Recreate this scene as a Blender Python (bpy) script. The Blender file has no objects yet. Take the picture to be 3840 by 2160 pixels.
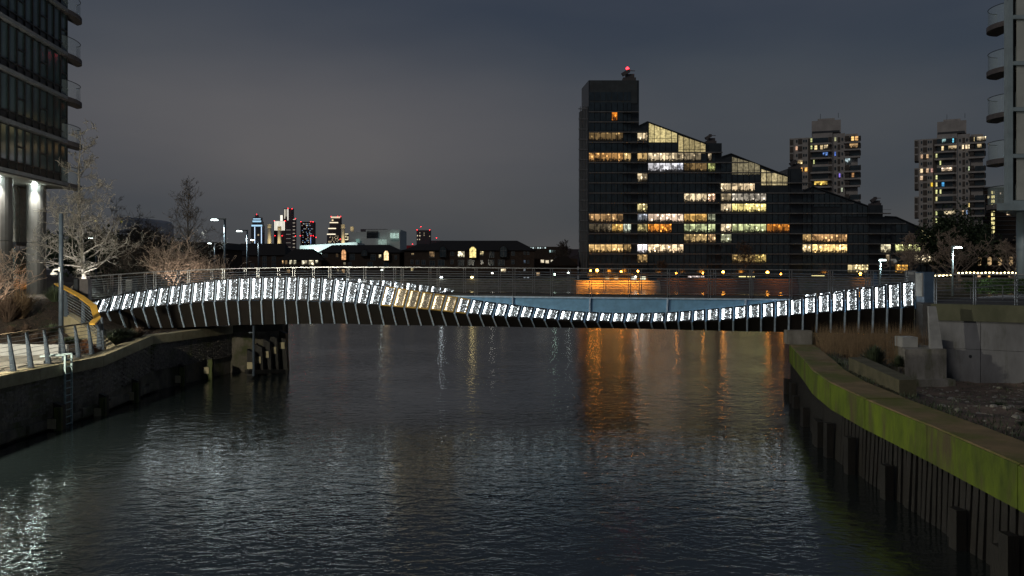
import bpy, math, random
import numpy as np
from mathutils import Vector

# ------------------------------------------------------------------ camera, sky, sun, exposure
sc = bpy.context.scene
C = sc.collection
F, H, HOR = 3200.0, 6.3, 1010.0            # focal length in photo pixels, eye height, horizon row
cam_d = bpy.data.cameras.new('camera'); cam = bpy.data.objects.new('camera', cam_d); C.objects.link(cam)
cam.location = (0, 0, H); cam.rotation_euler = (math.radians(90), 0, 0)
cam_d.sensor_width = 36; cam_d.lens = 36 * F / 3840; cam_d.shift_y = -70 / 3840
cam_d.clip_start = 0.5; cam_d.clip_end = 20000
sc.camera = cam

world = bpy.data.worlds.new('World'); sc.world = world; world.use_nodes = True
wn = world.node_tree; wn.nodes.clear()
def N(nt, t, **kw):
    n = nt.nodes.new(t)
    for k, v in kw.items(): setattr(n, k, v)
    return n
def LK(nt, a, b): nt.links.new(a, b)
tc = N(wn, 'ShaderNodeTexCoord'); sep = N(wn, 'ShaderNodeSeparateXYZ'); LK(wn, tc.outputs['Generated'], sep.inputs[0])
ramp = N(wn, 'ShaderNodeValToRGB'); LK(wn, sep.outputs['Z'], ramp.inputs[0])
els = ramp.color_ramp.elements
els[0].position = 0.0; els[0].color = (.072, .072, .074, 1)
els[1].position = 1.0; els[1].color = (.032, .042, .060, 1)
for p, c in ((.065, (.060, .065, .071)), (.14, (.054, .062, .073)), (.23, (.047, .058, .074)), (.30, (.042, .052, .072))):
    e = els.new(p); e.color = (*c, 1)
# faint cloud structure
mp = N(wn, 'ShaderNodeMapping'); mp.inputs['Scale'].default_value = (1.5, 1.5, 5.0); mp.inputs['Location'].default_value = (.35, .3, .1)
LK(wn, tc.outputs['Generated'], mp.inputs[0])
nz = N(wn, 'ShaderNodeTexNoise'); nz.inputs['Scale'].default_value = 1.9; nz.inputs['Detail'].default_value = 5.0; nz.inputs['Roughness'].default_value = .42
LK(wn, mp.outputs[0], nz.inputs['Vector'])
cr = N(wn, 'ShaderNodeValToRGB'); LK(wn, nz.outputs['Fac'], cr.inputs[0])
cr.color_ramp.elements[0].position = .34; cr.color_ramp.elements[0].color = (.80, .84, .90, 1)
cr.color_ramp.elements[1].position = .68; cr.color_ramp.elements[1].color = (1.18, 1.12, 1.07, 1)
mul = N(wn, 'ShaderNodeMix', data_type='RGBA', blend_type='MULTIPLY'); mul.inputs[0].default_value = 1
LK(wn, ramp.outputs[0], mul.inputs[6]); LK(wn, cr.outputs[0], mul.inputs[7])
# brownish glow of the city lights on the clouds above the skyline
gm = N(wn, 'ShaderNodeMapping', vector_type='POINT'); gm.inputs['Location'].default_value = (.20 / .34, -.96 / 1.2, -.165 / .098); gm.inputs['Scale'].default_value = (1 / .34, 1 / 1.2, 1 / .098)
LK(wn, tc.outputs['Generated'], gm.inputs[0])
gw_ = N(wn, 'ShaderNodeMix', data_type='VECTOR'); gw_.inputs[0].default_value = .12; LK(wn, gm.outputs[0], gw_.inputs[4]); LK(wn, nz.outputs['Color'], gw_.inputs[5])
gl_ = N(wn, 'ShaderNodeVectorMath', operation='LENGTH'); LK(wn, gw_.outputs[1], gl_.inputs[0])
gr = N(wn, 'ShaderNodeMapRange', interpolation_type='SMOOTHERSTEP'); gr.inputs['From Min'].default_value = 0; gr.inputs['From Max'].default_value = 1.45; gr.inputs['To Min'].default_value = 1; gr.inputs['To Max'].default_value = 0
LK(wn, gl_.outputs['Value'], gr.inputs['Value'])
ga = N(wn, 'ShaderNodeMix', data_type='RGBA', blend_type='ADD'); LK(wn, gr.outputs[0], ga.inputs[0]); LK(wn, mul.outputs[2], ga.inputs[6]); ga.inputs[7].default_value = (.046, .036, .031, 1)
SUN_EL, SUN_AZ = math.radians(36), math.radians(-138)     # azimuth of the soft night glow, clockwise from +Y (behind, to the left)
sky = N(wn, 'ShaderNodeTexSky', sky_type='NISHITA'); sky.sun_disc = False
sky.sun_elevation = SUN_EL; sky.sun_rotation = SUN_AZ
add = N(wn, 'ShaderNodeMix', data_type='RGBA', blend_type='ADD'); add.inputs[0].default_value = .0005
LK(wn, ga.outputs[2], add.inputs[6]); LK(wn, sky.outputs[0], add.inputs[7])
bg = N(wn, 'ShaderNodeBackground'); bg.inputs[1].default_value = 1.0
LK(wn, add.outputs[2], bg.inputs[0])
wo = N(wn, 'ShaderNodeOutputWorld'); LK(wn, bg.outputs[0], wo.inputs[0])

sd = bpy.data.lights.new('sun', 'SUN'); sun = bpy.data.objects.new('sun', sd); C.objects.link(sun)
sd.energy = .42; sd.angle = math.radians(14); sd.color = (1.0, .90, .78)
sv = Vector((math.sin(SUN_AZ) * math.cos(SUN_EL), math.cos(SUN_AZ) * math.cos(SUN_EL), math.sin(SUN_EL)))
sun.rotation_euler = (-sv).to_track_quat('-Z', 'Y').to_euler(); sun.location = (0, 0, 60)

vs = sc.view_settings
vs.view_transform = 'Standard'; vs.look = 'None'; vs.exposure = 0; vs.gamma = 1; vs.use_curve_mapping = False
sc.render.engine = 'CYCLES'
cy = sc.cycles
cy.use_denoising = True; cy.max_bounces = 5; cy.diffuse_bounces = 2; cy.glossy_bounces = 3; cy.transmission_bounces = 3
cy.transparent_max_bounces = 8; cy.sample_clamp_indirect = 3.0; cy.sample_clamp_direct = 0; cy.caustics_reflective = False; cy.caustics_refractive = False
cy.use_light_tree = True

# ------------------------------------------------------------------ helpers
def P(px, py, D): return Vector(((px - 1920) / F * D, D, H - (py - HOR) / F * D))
def PXX(px, D): return (px - 1920) / F * D
def PZ(py, D): return H - (py - HOR) / F * D
R = random.Random(7)
ORG = {}
def org(o): return ORG.get(o.name, Vector((0, 0, 0))) if o else Vector((0, 0, 0))
def tag(o, label=None, cat=None, group=None, kind=None):
    if label: o['label'] = label
    if cat: o['category'] = cat
    if group: o['group'] = group
    if kind: o['kind'] = kind
    return o
def thing(name, label, cat, loc=(0, 0, 0), group=None):
    o = bpy.data.objects.new(name, None); C.objects.link(o); o.location = loc; o.empty_display_size = .2
    ORG[o.name] = Vector(loc); return tag(o, label, cat, group)
class MB:
    def __init__(s): s.v = []; s.f = []; s.uv = None
    def pts(s, ps, fs):
        b = len(s.v); s.v += [tuple(p) for p in ps]; s.f += [tuple(i + b for i in f) for f in fs]; return s
    def hexa(s, p):   # p0-3 bottom ccw, p4-7 top
        return s.pts(p, [(3, 2, 1, 0), (4, 5, 6, 7), (0, 1, 5, 4), (1, 2, 6, 5), (2, 3, 7, 6), (3, 0, 4, 7)])
    def box(s, x0, x1, y0, y1, z0, z1):
        return s.hexa([(x0, y0, z0), (x1, y0, z0), (x1, y1, z0), (x0, y1, z0), (x0, y0, z1), (x1, y0, z1), (x1, y1, z1), (x0, y1, z1)])
    def pbox(s, px0, px1, py0, py1, D, dep):   # box whose front face fills photo rows/columns at distance D
        return s.box(PXX(px0, D), PXX(px1, D), D, D + dep, PZ(py1, D), PZ(py0, D))
    def prism(s, bot, top):
        n = len(bot)
        return s.pts(list(bot) + list(top), [tuple(range(n - 1, -1, -1)), tuple(range(n, 2 * n))] + [(i, (i + 1) % n, n + (i + 1) % n, n + i) for i in range(n)])
    def plan(s, poly, z0, z1): return s.prism([(x, y, z0) for x, y in poly], [(x, y, z1) for x, y in poly])
    def front(s, poly, y0, y1):                # polygon in the x,z plane extruded in depth
        return s.prism([(x, y0, z) for x, z in poly], [(x, y1, z) for x, z in poly])
    def tube(s, p0, p1, r0, r1=None, n=6):
        p0 = Vector(p0); p1 = Vector(p1); r1 = r0 if r1 is None else r1
        d = (p1 - p0)
        if d.length < 1e-6: return s
        d.normalize(); a = d.cross(Vector((0, 0, 1)) if abs(d.z) < .9 else Vector((1, 0, 0))).normalized(); b = d.cross(a)
        k = len(s.v)
        for p, r in ((p0, r0), (p1, r1)):
            for i in range(n):
                t = 2 * math.pi * i / n; s.v.append(tuple(p + a * math.cos(t) * r + b * math.sin(t) * r))
        for i in range(n): s.f.append((k + i, k + (i + 1) % n, k + n + (i + 1) % n, k + n + i))
        s.f.append(tuple(range(k + n - 1, k - 1, -1))); s.f.append(tuple(range(k + n, k + 2 * n))); return s
    def path(s, ps, r, n=6):
        for a, b in zip(ps[:-1], ps[1:]): s.tube(a, b, r, r, n)
        return s
    def beam(s, p0, p1, w, h, up=Vector((0, 0, 1))):  # rectangular bar
        p0 = Vector(p0); p1 = Vector(p1); d = (p1 - p0).normalized()
        a = d.cross(up)
        if a.length < 1e-3: a = d.cross(Vector((0, 1, 0)))
        a.normalize(); b = a.cross(d).normalized(); a = a * w / 2; b = b * h / 2
        return s.hexa([p0 - a - b, p0 + a - b, p1 + a - b, p1 - a - b, p0 - a + b, p0 + a + b, p1 + a + b, p1 - a + b])
    def ball(s, c, r, nu=8, nv=5, sz=1):
        c = Vector(c); k = len(s.v); s.v.append((c.x, c.y, c.z - r * sz))
        for j in range(1, nv):
            t = math.pi * j / nv - math.pi / 2
            for i in range(nu):
                u = 2 * math.pi * i / nu; s.v.append((c.x + r * math.cos(t) * math.cos(u), c.y + r * math.cos(t) * math.sin(u), c.z + r * sz * math.sin(t)))
        s.v.append((c.x, c.y, c.z + r * sz)); e = len(s.v) - 1
        for i in range(nu):
            s.f.append((k, k + 1 + (i + 1) % nu, k + 1 + i)); s.f.append((e, e - nu + i, e - nu + (i + 1) % nu))
            for j in range(nv - 2):
                a = k + 1 + j * nu; s.f.append((a + i, a + (i + 1) % nu, a + nu + (i + 1) % nu, a + nu + i))
        return s
    def build(s, name, m, parent=None, smooth=False, kind=None, label=None):
        o_ = org(parent); me = bpy.data.meshes.new(name)
        me.from_pydata([(v[0] - o_.x, v[1] - o_.y, v[2] - o_.z) for v in s.v], [], s.f)
        if m: me.materials.append(m)
        if s.uv:
            ul = me.uv_layers.new(name='UVMap')
            for lp in me.loops: ul.data[lp.index].uv = s.uv[lp.vertex_index]
        if smooth: me.polygons.foreach_set('use_smooth', [True] * len(me.polygons))
        me.update()
        o = bpy.data.objects.new(name, me); C.objects.link(o); o.parent = parent; ORG[o.name] = o_.copy()
        if kind: o['kind'] = kind
        if label: o['label'] = label
        return o
_unit = {}
def unit(m):
    if m.name not in _unit:
        me = bpy.data.meshes.new('pane'); b = MB().box(0, 1, 0, 1, 0, 1); me.from_pydata(b.v, [], b.f); me.materials.append(m); me.update(); _unit[m.name] = me
    return _unit[m.name]
def unitbox(name, m, x0, x1, y0, y1, z0, z1, parent, color=None, rot=0):
    o = bpy.data.objects.new(name, unit(m)); C.objects.link(o); o.parent = parent
    q = org(parent); o.location = (x0 - q.x, y0 - q.y, z0 - q.z); o.scale = (x1 - x0, y1 - y0, z1 - z0); o.rotation_euler = (0, 0, rot)
    ORG[o.name] = q.copy()
    if color: o.color = color
    return o
def ppane(name, m, px0, px1, py0, py1, D, dep, parent, color=None):
    return unitbox(name, m, PXX(px0, D), PXX(px1, D), D, D + dep, PZ(py1, D), PZ(py0, D), parent, color)

# ------------------------------------------------------------------ materials
def mat(name, col, rough=.6, metal=0, var=.25, scale=4, bump=0, bscale=20, col2=None, spec=.5, stretch=(1, 1, 1), detail=5, col3=None, s3=.8, amt=.55, st3=(1, 1, 1)):
    m = bpy.data.materials.new(name); m.use_nodes = True; nt = m.node_tree; b = nt.nodes['Principled BSDF']
    b.inputs['Roughness'].default_value = rough; b.inputs['Metallic'].default_value = metal; b.inputs['Specular IOR Level'].default_value = spec
    g = N(nt, 'ShaderNodeNewGeometry'); mpp = N(nt, 'ShaderNodeMapping'); mpp.inputs['Scale'].default_value = stretch; LK(nt, g.outputs['Position'], mpp.inputs[0])
    n1 = N(nt, 'ShaderNodeTexNoise'); n1.inputs['Scale'].default_value = scale; n1.inputs['Detail'].default_value = detail; n1.inputs['Roughness'].default_value = .62
    LK(nt, mpp.outputs[0], n1.inputs['Vector'])
    r = N(nt, 'ShaderNodeValToRGB'); LK(nt, n1.outputs['Fac'], r.inputs[0])
    c2 = col2 or tuple(max(0, c * (1 - var)) for c in col); c1 = col if col2 else tuple(min(1, c * (1 + var)) for c in col)
    r.color_ramp.elements[0].position = .33; r.color_ramp.elements[0].color = (*c2, 1)
    r.color_ramp.elements[1].position = .67; r.color_ramp.elements[1].color = (*c1, 1)
    cout = r.outputs[0]
    if col3:
        m3 = N(nt, 'ShaderNodeMapping'); m3.inputs['Scale'].default_value = st3; m3.inputs['Location'].default_value = (7.3, 2.1, 4.4); LK(nt, g.outputs['Position'], m3.inputs[0])
        n3 = N(nt, 'ShaderNodeTexNoise'); n3.inputs['Scale'].default_value = s3; n3.inputs['Detail'].default_value = 9; n3.inputs['Roughness'].default_value = .7; LK(nt, m3.outputs[0], n3.inputs['Vector'])
        r3 = N(nt, 'ShaderNodeMapRange', interpolation_type='SMOOTHSTEP'); r3.inputs['From Min'].default_value = amt - .07; r3.inputs['From Max'].default_value = amt + .12; LK(nt, n3.outputs['Fac'], r3.inputs['Value'])
        mx = N(nt, 'ShaderNodeMix', data_type='RGBA'); LK(nt, r3.outputs[0], mx.inputs[0]); LK(nt, cout, mx.inputs[6]); mx.inputs[7].default_value = (*col3, 1); cout = mx.outputs[2]
    LK(nt, cout, b.inputs['Base Color'])
    if bump:
        n2 = N(nt, 'ShaderNodeTexNoise'); n2.inputs['Scale'].default_value = bscale; n2.inputs['Detail'].default_value = 6; LK(nt, mpp.outputs[0], n2.inputs['Vector'])
        bp = N(nt, 'ShaderNodeBump'); bp.inputs['Strength'].default_value = bump; bp.inputs['Distance'].default_value = .05
        LK(nt, n2.outputs['Fac'], bp.inputs['Height']); LK(nt, bp.outputs[0], b.inputs['Normal'])
    return m
def emit(name, col, s, sample=False):
    m = bpy.data.materials.new(name); m.use_nodes = True; b = m.node_tree.nodes['Principled BSDF']
    b.inputs['Base Color'].default_value = (*[min(.8, c * .5) for c in col], 1); b.inputs['Emission Color'].default_value = (*col, 1); b.inputs['Emission Strength'].default_value = s
    try: m.cycles.emission_sampling = 'AUTO' if sample else 'NONE'
    except Exception: pass
    return m
def glass_dark(name, col, rough=.04):
    m = mat(name, col, rough, 0, .3, .5, spec=.6); return m
def clear_glass(name, tint, alpha):
    m = bpy.data.materials.new(name); m.use_nodes = True; nt = m.node_tree; b = nt.nodes['Principled BSDF']
    b.inputs['Base Color'].default_value = (*tint, 1); b.inputs['Roughness'].default_value = .05; b.inputs['Alpha'].default_value = alpha
    return m
def lit_room(name, fscale=.8):
    """a lit room behind a window: wall, pictures, lamps, dark furniture low down; colour and strength come from the object"""
    m = bpy.data.materials.new(name); m.use_nodes = True; nt = m.node_tree; b = nt.nodes['Principled BSDF']
    def M(op, a, c=None):
        n = N(nt, 'ShaderNodeMath', operation=op)
        for i, v in enumerate((a, c)):
            if v is None: continue
            if isinstance(v, (int, float)): n.inputs[i].default_value = v
            else: LK(nt, v, n.inputs[i])
        return n.outputs[0]
    t = N(nt, 'ShaderNodeTexCoord'); s = N(nt, 'ShaderNodeSeparateXYZ'); LK(nt, t.outputs['Object'], s.inputs[0]); v = s.outputs['Z']
    g = N(nt, 'ShaderNodeNewGeometry')
    mpp = N(nt, 'ShaderNodeMapping'); mpp.inputs['Scale'].default_value = (fscale, 0, fscale * .8); LK(nt, g.outputs['Position'], mpp.inputs[0])
    n1 = N(nt, 'ShaderNodeTexNoise'); n1.inputs['Scale'].default_value = 1.6; n1.inputs['Detail'].default_value = 4; LK(nt, mpp.outputs[0], n1.inputs['Vector'])
    vo = N(nt, 'ShaderNodeTexVoronoi', distance='CHEBYCHEV'); vo.inputs['Scale'].default_value = 1.0; LK(nt, mpp.outputs[0], vo.inputs['Vector'])
    vs2 = N(nt, 'ShaderNodeSeparateXYZ'); LK(nt, vo.outputs['Color'], vs2.inputs[0])
    patch = M('ADD', M('MULTIPLY', vs2.outputs[0], .55), .10)
    furn = N(nt, 'ShaderNodeMapRange'); furn.inputs['From Min'].default_value = -.04; furn.inputs['From Max'].default_value = .06
    furn.inputs['To Min'].default_value = .05; furn.inputs['To Max'].default_value = 1
    LK(nt, M('SUBTRACT', v, M('MULTIPLY', M('SUBTRACT', n1.outputs['Fac'], .30), 1.25)), furn.inputs['Value'])
    vo2 = N(nt, 'ShaderNodeTexVoronoi'); vo2.inputs['Scale'].default_value = .75; LK(nt, mpp.outputs[0], vo2.inputs['Vector'])
    lamp = N(nt, 'ShaderNodeMapRange'); lamp.inputs['From Min'].default_value = .10; lamp.inputs['From Max'].default_value = .28; lamp.inputs['To Min'].default_value = 2.0; lamp.inputs['To Max'].default_value = 0
    LK(nt, vo2.outputs['Distance'], lamp.inputs['Value'])
    ceil = N(nt, 'ShaderNodeMapRange'); ceil.inputs['From Min'].default_value = .80; ceil.inputs['From Max'].default_value = .93; ceil.inputs['To Min'].default_value = 1; ceil.inputs['To Max'].default_value = 1.5
    LK(nt, v, ceil.inputs['Value'])
    oi = N(nt, 'ShaderNodeObjectInfo')
    st = M('MULTIPLY', M('MULTIPLY', M('ADD', patch, lamp.outputs[0]), M('MULTIPLY', furn.outputs[0], ceil.outputs[0])), oi.outputs['Alpha'])
    LK(nt, oi.outputs['Color'], b.inputs['Emission Color']); LK(nt, st, b.inputs['Emission Strength'])
    b.inputs['Base Color'].default_value = (.02, .02, .02, 1); b.inputs['Roughness'].default_value = .08
    m.cycles.emission_sampling = 'NONE'
    return m
def plain_lit(name):
    m = bpy.data.materials.new(name); m.use_nodes = True; nt = m.node_tree; b = nt.nodes['Principled BSDF']
    oi = N(nt, 'ShaderNodeObjectInfo'); g = N(nt, 'ShaderNodeNewGeometry')
    n1 = N(nt, 'ShaderNodeTexNoise'); n1.inputs['Scale'].default_value = 1.3; LK(nt, g.outputs['Position'], n1.inputs['Vector'])
    mr = N(nt, 'ShaderNodeMapRange'); mr.inputs['From Min'].default_value = .3; mr.inputs['From Max'].default_value = .7; mr.inputs['To Min'].default_value = .45; mr.inputs['To Max'].default_value = 1.4
    LK(nt, n1.outputs['Fac'], mr.inputs['Value'])
    mu = N(nt, 'ShaderNodeMath', operation='MULTIPLY'); LK(nt, mr.outputs[0], mu.inputs[0]); LK(nt, oi.outputs['Alpha'], mu.inputs[1])
    LK(nt, oi.outputs['Color'], b.inputs['Emission Color']); LK(nt, mu.outputs[0], b.inputs['Emission Strength'])
    b.inputs['Base Color'].default_value = (.02, .02, .02, 1); m.cycles.emission_sampling = 'NONE'
    return m

M_room = lit_room('lit_room', 1.0); M_lit = plain_lit('lit_window')
M_glass = glass_dark('dark_glass', (.030, .047, .060), .12); M_glass2 = glass_dark('curtain_glass', (.060, .098, .104), .08)
M_steel = mat('galvanised_steel', (.36, .37, .38), .38, .85, .2, 8)
M_bluesteel = mat('blue_painted_steel', (.17, .36, .56), .42, 0, .14, 3, bump=.05)
M_navy = mat('navy_painted_steel', (.075, .125, .20), .45, 0, .15, 3)
M_finsteel = mat('blue_grey_fin_paint', (.50, .64, .80), .35, .1, .2, 6)
M_darksteel = mat('charcoal_painted_steel', (.030, .036, .045), .45, .2, .3, 5)
M_greypost = mat('slate_grey_post_paint', (.055, .075, .10), .42, .3, .2, 6)
M_clad = mat('dark_bronze_cladding', (.012, .009, .007), .55, 0, .3, 2)
M_conc = mat('weathered_concrete', (.33, .32, .30), .85, 0, .3, 1.4, bump=.35, bscale=18, col2=(.15, .145, .125), stretch=(1, 1, .45), col3=(.10, .11, .055), s3=.9, amt=.54, st3=(1, 1, .35))
M_concpale = mat('pale_concrete', (.42, .43, .43), .8, 0, .2, 2, bump=.15, bscale=14, col2=(.30, .31, .31))
M_stone = mat('sandstone_coping', (.42, .37, .24), .8, 0, .2, 2.2, bump=.2, bscale=24, col2=(.30, .26, .16))
M_pave = mat('paving_stone', (.36, .34, .29), .6, 0, .2, 2.5, bump=.12, col2=(.24, .22, .19))
M_brick = mat('dark_brick', (.25, .225, .205), .8, 0, .35, 7, bump=.3, col2=(.09, .08, .074), col3=(.10, .11, .05), s3=.7, amt=.56)
M_mortar = mat('old_stained_wall', (.22, .19, .155), .85, 0, .4, 1.5, bump=.4, col2=(.07, .068, .052), stretch=(1, 1, .6), col3=(.07, .085, .03), s3=.6, amt=.55)
M_timber = mat('wet_dark_timber', (.014, .012, .010), .55, 0, .4, 3, bump=.5, col2=(.003, .003, .003), col3=(.06, .055, .045), s3=2.2, amt=.74, st3=(3, 3, .3), stretch=(4, 4, .5))
M_timbergreen = mat('algae_green_timber', (.10, .13, .03), .75, 0, .4, 3, bump=.4, col2=(.03, .035, .015), stretch=(3, 3, .5))
M_soil = mat('soil', (.060, .042, .031), .95, 0, .4, 4.5, bump=.9, bscale=9, col2=(.016, .012, .010), detail=9, col3=(.035, .045, .016), s3=1.4, amt=.58)
M_shore = mat('foreshore_grit', (.20, .145, .115), .95, 0, .4, 1.1, bump=.8, bscale=14, col2=(.055, .045, .040), detail=9)
M_asph = mat('asphalt', (.05, .05, .052), .85, 0, .25, 3, bump=.2)
M_lawn = mat('lawn', (.045, .09, .02), .9, 0, .4, 5, bump=.6, bscale=40)
M_bark = mat('grey_bark', (.42, .39, .34), .85, 0, .4, 8, bump=.4, col2=(.16, .15, .13))
M_birch = mat('pink_brown_bark', (.42, .34, .28), .85, 0, .4, 8, col2=(.22, .175, .145))
M_darkbark = mat('dark_bark', (.085, .070, .060), .9, 0, .4, 5)
M_straw = mat('dry_grass', (.22, .15, .085), .9, 0, .4, 6, col2=(.10, .065, .04))
M_rust = mat('rust_foliage', (.20, .085, .035), .9, 0, .4, 6, col2=(.09, .04, .022))
M_brush = mat('brown_foliage', (.13, .085, .06), .9, 0, .4, 6, col2=(.06, .04, .03))
M_green = mat('evergreen_leaf', (.10, .13, .075), .6, 0, .4, 6, col2=(.045, .065, .035))
M_darkgreen = mat('dark_green_leaf', (.025, .045, .018), .7, 0, .4, 6)
M_yellow = mat('yellow_handrail', (.62, .36, .05), .45, .0, .2, 5)
M_ladder = mat('pale_blue_ladder_paint', (.42, .55, .58), .5, 0, .3, 5, col2=(.24, .32, .32))
M_white = mat('white_paint', (.7, .7, .68), .5, 0, .1, 3)
M_rail_wood = mat('oak_rail', (.25, .19, .12), .6, 0, .3, 8)
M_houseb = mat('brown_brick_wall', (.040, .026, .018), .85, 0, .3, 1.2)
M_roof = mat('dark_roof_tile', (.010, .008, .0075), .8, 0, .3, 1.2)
M_facade = mat('charcoal_facade', (.030, .038, .046), .35, 0, .3, .3)
M_slabedge = mat('grey_slab_edge', (.15, .152, .155), .6, 0, .25, .5)
M_tower = mat('tower_concrete', (.33, .315, .31), .85, 0, .15, .35)
M_brownpanel = mat('brown_cladding_panel', (.065, .054, .048), .7, 0, .2, .6)
M_clearglass = clear_glass('balcony_glass', (.55, .68, .70), .16)
M_bal_slab = mat('balcony_slab', (.11, .10, .105), .7, 0, .2, 2)
M_redlamp = emit('red_aviation_lamp', (1, .02, .03), 9)
M_lampw = emit('white_luminaire', (.85, 1, .97), 12, True)
M_down = emit('downlight_lens', (.85, 1, .92), 220, True)
M_sodium = emit('sodium_lamp', (1, .36, .04), 32, True)
M_bulb = emit('festoon_bulb', (1, .82, .40), 9)
M_warmface = mat('pale_chimney_concrete', (.62, .57, .45), .8, 0, .1, .05)

# ------------------------------------------------------------------ water
def water_mat():
    m = bpy.data.materials.new('creek_water'); m.use_nodes = True; nt = m.node_tree; b = nt.nodes['Principled BSDF']
    b.inputs['Base Color'].default_value = (.009, .013, .014, 1); b.inputs['Specular Tint'].default_value = (.88, 1, .97, 1); b.inputs['Roughness'].default_value = .085; b.inputs['IOR'].default_value = 1.72
    g = N(nt, 'ShaderNodeNewGeometry')
    hs = None
    for sx, sy, sc_, w, dist in ((1.15, 1.8, 1.0, .30, .8), (3.2, 5.4, 1.0, .14, .9), (7.0, 13.0, 1.0, .028, .5)):
        mpp = N(nt, 'ShaderNodeMapping'); mpp.inputs['Scale'].default_value = (sx, sy, 1); mpp.inputs['Rotation'].default_value = (0, 0, .12 * sx); LK(nt, g.outputs['Position'], mpp.inputs[0])
        n = N(nt, 'ShaderNodeTexNoise'); n.inputs['Scale'].default_value = sc_; n.inputs['Detail'].default_value = 2.0; n.inputs['Distortion'].default_value = dist
        LK(nt, mpp.outputs[0], n.inputs['Vector'])
        mm = N(nt, 'ShaderNodeMath', operation='MULTIPLY'); LK(nt, n.outputs['Fac'], mm.inputs[0]); mm.inputs[1].default_value = w
        if hs is None: hs = mm.outputs[0]
        else:
            ad = N(nt, 'ShaderNodeMath', operation='ADD'); LK(nt, hs, ad.inputs[0]); LK(nt, mm.outputs[0], ad.inputs[1]); hs = ad.outputs[0]
    bp = N(nt, 'ShaderNodeBump'); bp.inputs['Strength'].default_value = 1.0; bp.inputs['Distance'].default_value = .10
    pn_ = N(nt, 'ShaderNodeTexNoise'); pn_.inputs['Scale'].default_value = .07; pn_.inputs['Detail'].default_value = 3; pn_.inputs['Distortion'].default_value = 1.0; LK(nt, g.outputs['Position'], pn_.inputs['Vector'])
    pm = N(nt, 'ShaderNodeMapRange'); pm.inputs['From Min'].default_value = .35; pm.inputs['From Max'].default_value = .65; pm.inputs['To Min'].default_value = .55; pm.inputs['To Max'].default_value = 1.25; LK(nt, pn_.outputs['Fac'], pm.inputs['Value'])
    pq = N(nt, 'ShaderNodeMath', operation='MULTIPLY'); LK(nt, hs, pq.inputs[0]); LK(nt, pm.outputs[0], pq.inputs[1])
    LK(nt, pq.outputs[0], bp.inputs['Height']); LK(nt, bp.outputs[0], b.inputs['Normal'])
    return m
o = MB().pts([(-260, -30, 0), (420, -30, 0), (420, 285, 0), (-260, 285, 0)], [(0, 1, 2, 3)]).build('water', water_mat(), kind='structure')

# ------------------------------------------------------------------ left bank: ground, quay
WALL = [(16, -17.6, 2.5), (30.5, -18.3, 2.5), (37.5, -18.0, 2.5), (44, -18.56, 2.90), (52, -17.06, 2.86), (54.2, -14.4, 2.86)]
SHORE = [(16, -17.6), (30.5, -18.3), (37.5, -18.0), (44, -18.56), (52, -17.06), (54.2, -14.4), (58, -15.2), (75, -21), (130, -40), (275, -80)]
def shore_x(D): return float(np.interp(D, [a for a, b in SHORE], [b for a, b in SHORE]))
def sst(t): t = max(0, min(1, t)); return t * t * (3 - 2 * t)
def bank_z(X, D):
    d = shore_x(D) - X
    z = 2.5 + .35 * sst((D - 38) / 6) + (1.75 * sst((D - 38.2) / 8.5)) * sst((d - 4.0) / 3.2)
    return z + .04 * math.sin(X * 2.1 + D) + (.03 * math.sin(D * 3.3 - X * 1.7))
b = MB(); Ds = list(np.arange(38.3, 62, .5)) + [66, 72, 80, 92, 110, 130, 160, 200, 240, 276]; nu = 46
for D in Ds:
    for i in range(nu):
        u = i / (nu - 1); X = shore_x(D) - .3 - (u ** 1.6) * 60; b.v.append((X, D, bank_z(X, D)))
for j in range(len(Ds) - 1):
    for i in range(nu - 1):
        a = j * nu + i; b.f.append((a + 1, a, a + nu, a + nu + 1))
b.build('planted_bank_ground', M_soil, kind='structure', smooth=True)
# bank wall beyond the quay, along the river
b = MB()
for (D0, x0), (D1, x1) in zip(SHORE[5:-1], SHORE[6:]):
    b.hexa([(x0 - .5, D0, -1.5), (x0, D0, -1.5), (x1, D1, -1.5), (x1 - .5, D1, -1.5), (x0 - .5, D0, 2.95), (x0, D0, 2.95), (x1, D1, 2.95), (x1 - .5, D1, 2.95)])
rw = b.build('river_wall', M_mortar); tag(rw, 'dark stained river wall running away behind the bridge on the bank side', 'wall')

# quay pavement with single slabs
pav = MB().pts([(-40, 14, 2.46), (-18.6, 14, 2.46), (-18.6, 38.5, 2.46), (-40, 38.5, 2.46)], [(0, 1, 2, 3)]).build('quay_pavement', M_mortar, kind='structure')
sl = MB().box(0, .595, 0, .895, 0, .04); slm = bpy.data.meshes.new('paving_slab'); slm.from_pydata(sl.v, [], sl.f); slm.materials.append(M_pave)
n = 0
for j in range(14):
    for i in range(20):
        D = 26.2 + j * .9; X = -19.35 - (i + 1) * .6 - (.3 if j % 2 else 0)
        if D > 37.2 or 1920 + F * (X + .6) / (D + .9) < -40: continue
        o = bpy.data.objects.new('paving_slab', slm); C.objects.link(o); o.parent = pav; o.location = (X, D, 2.462 + R.uniform(-.006, .006)); n += 1

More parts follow.
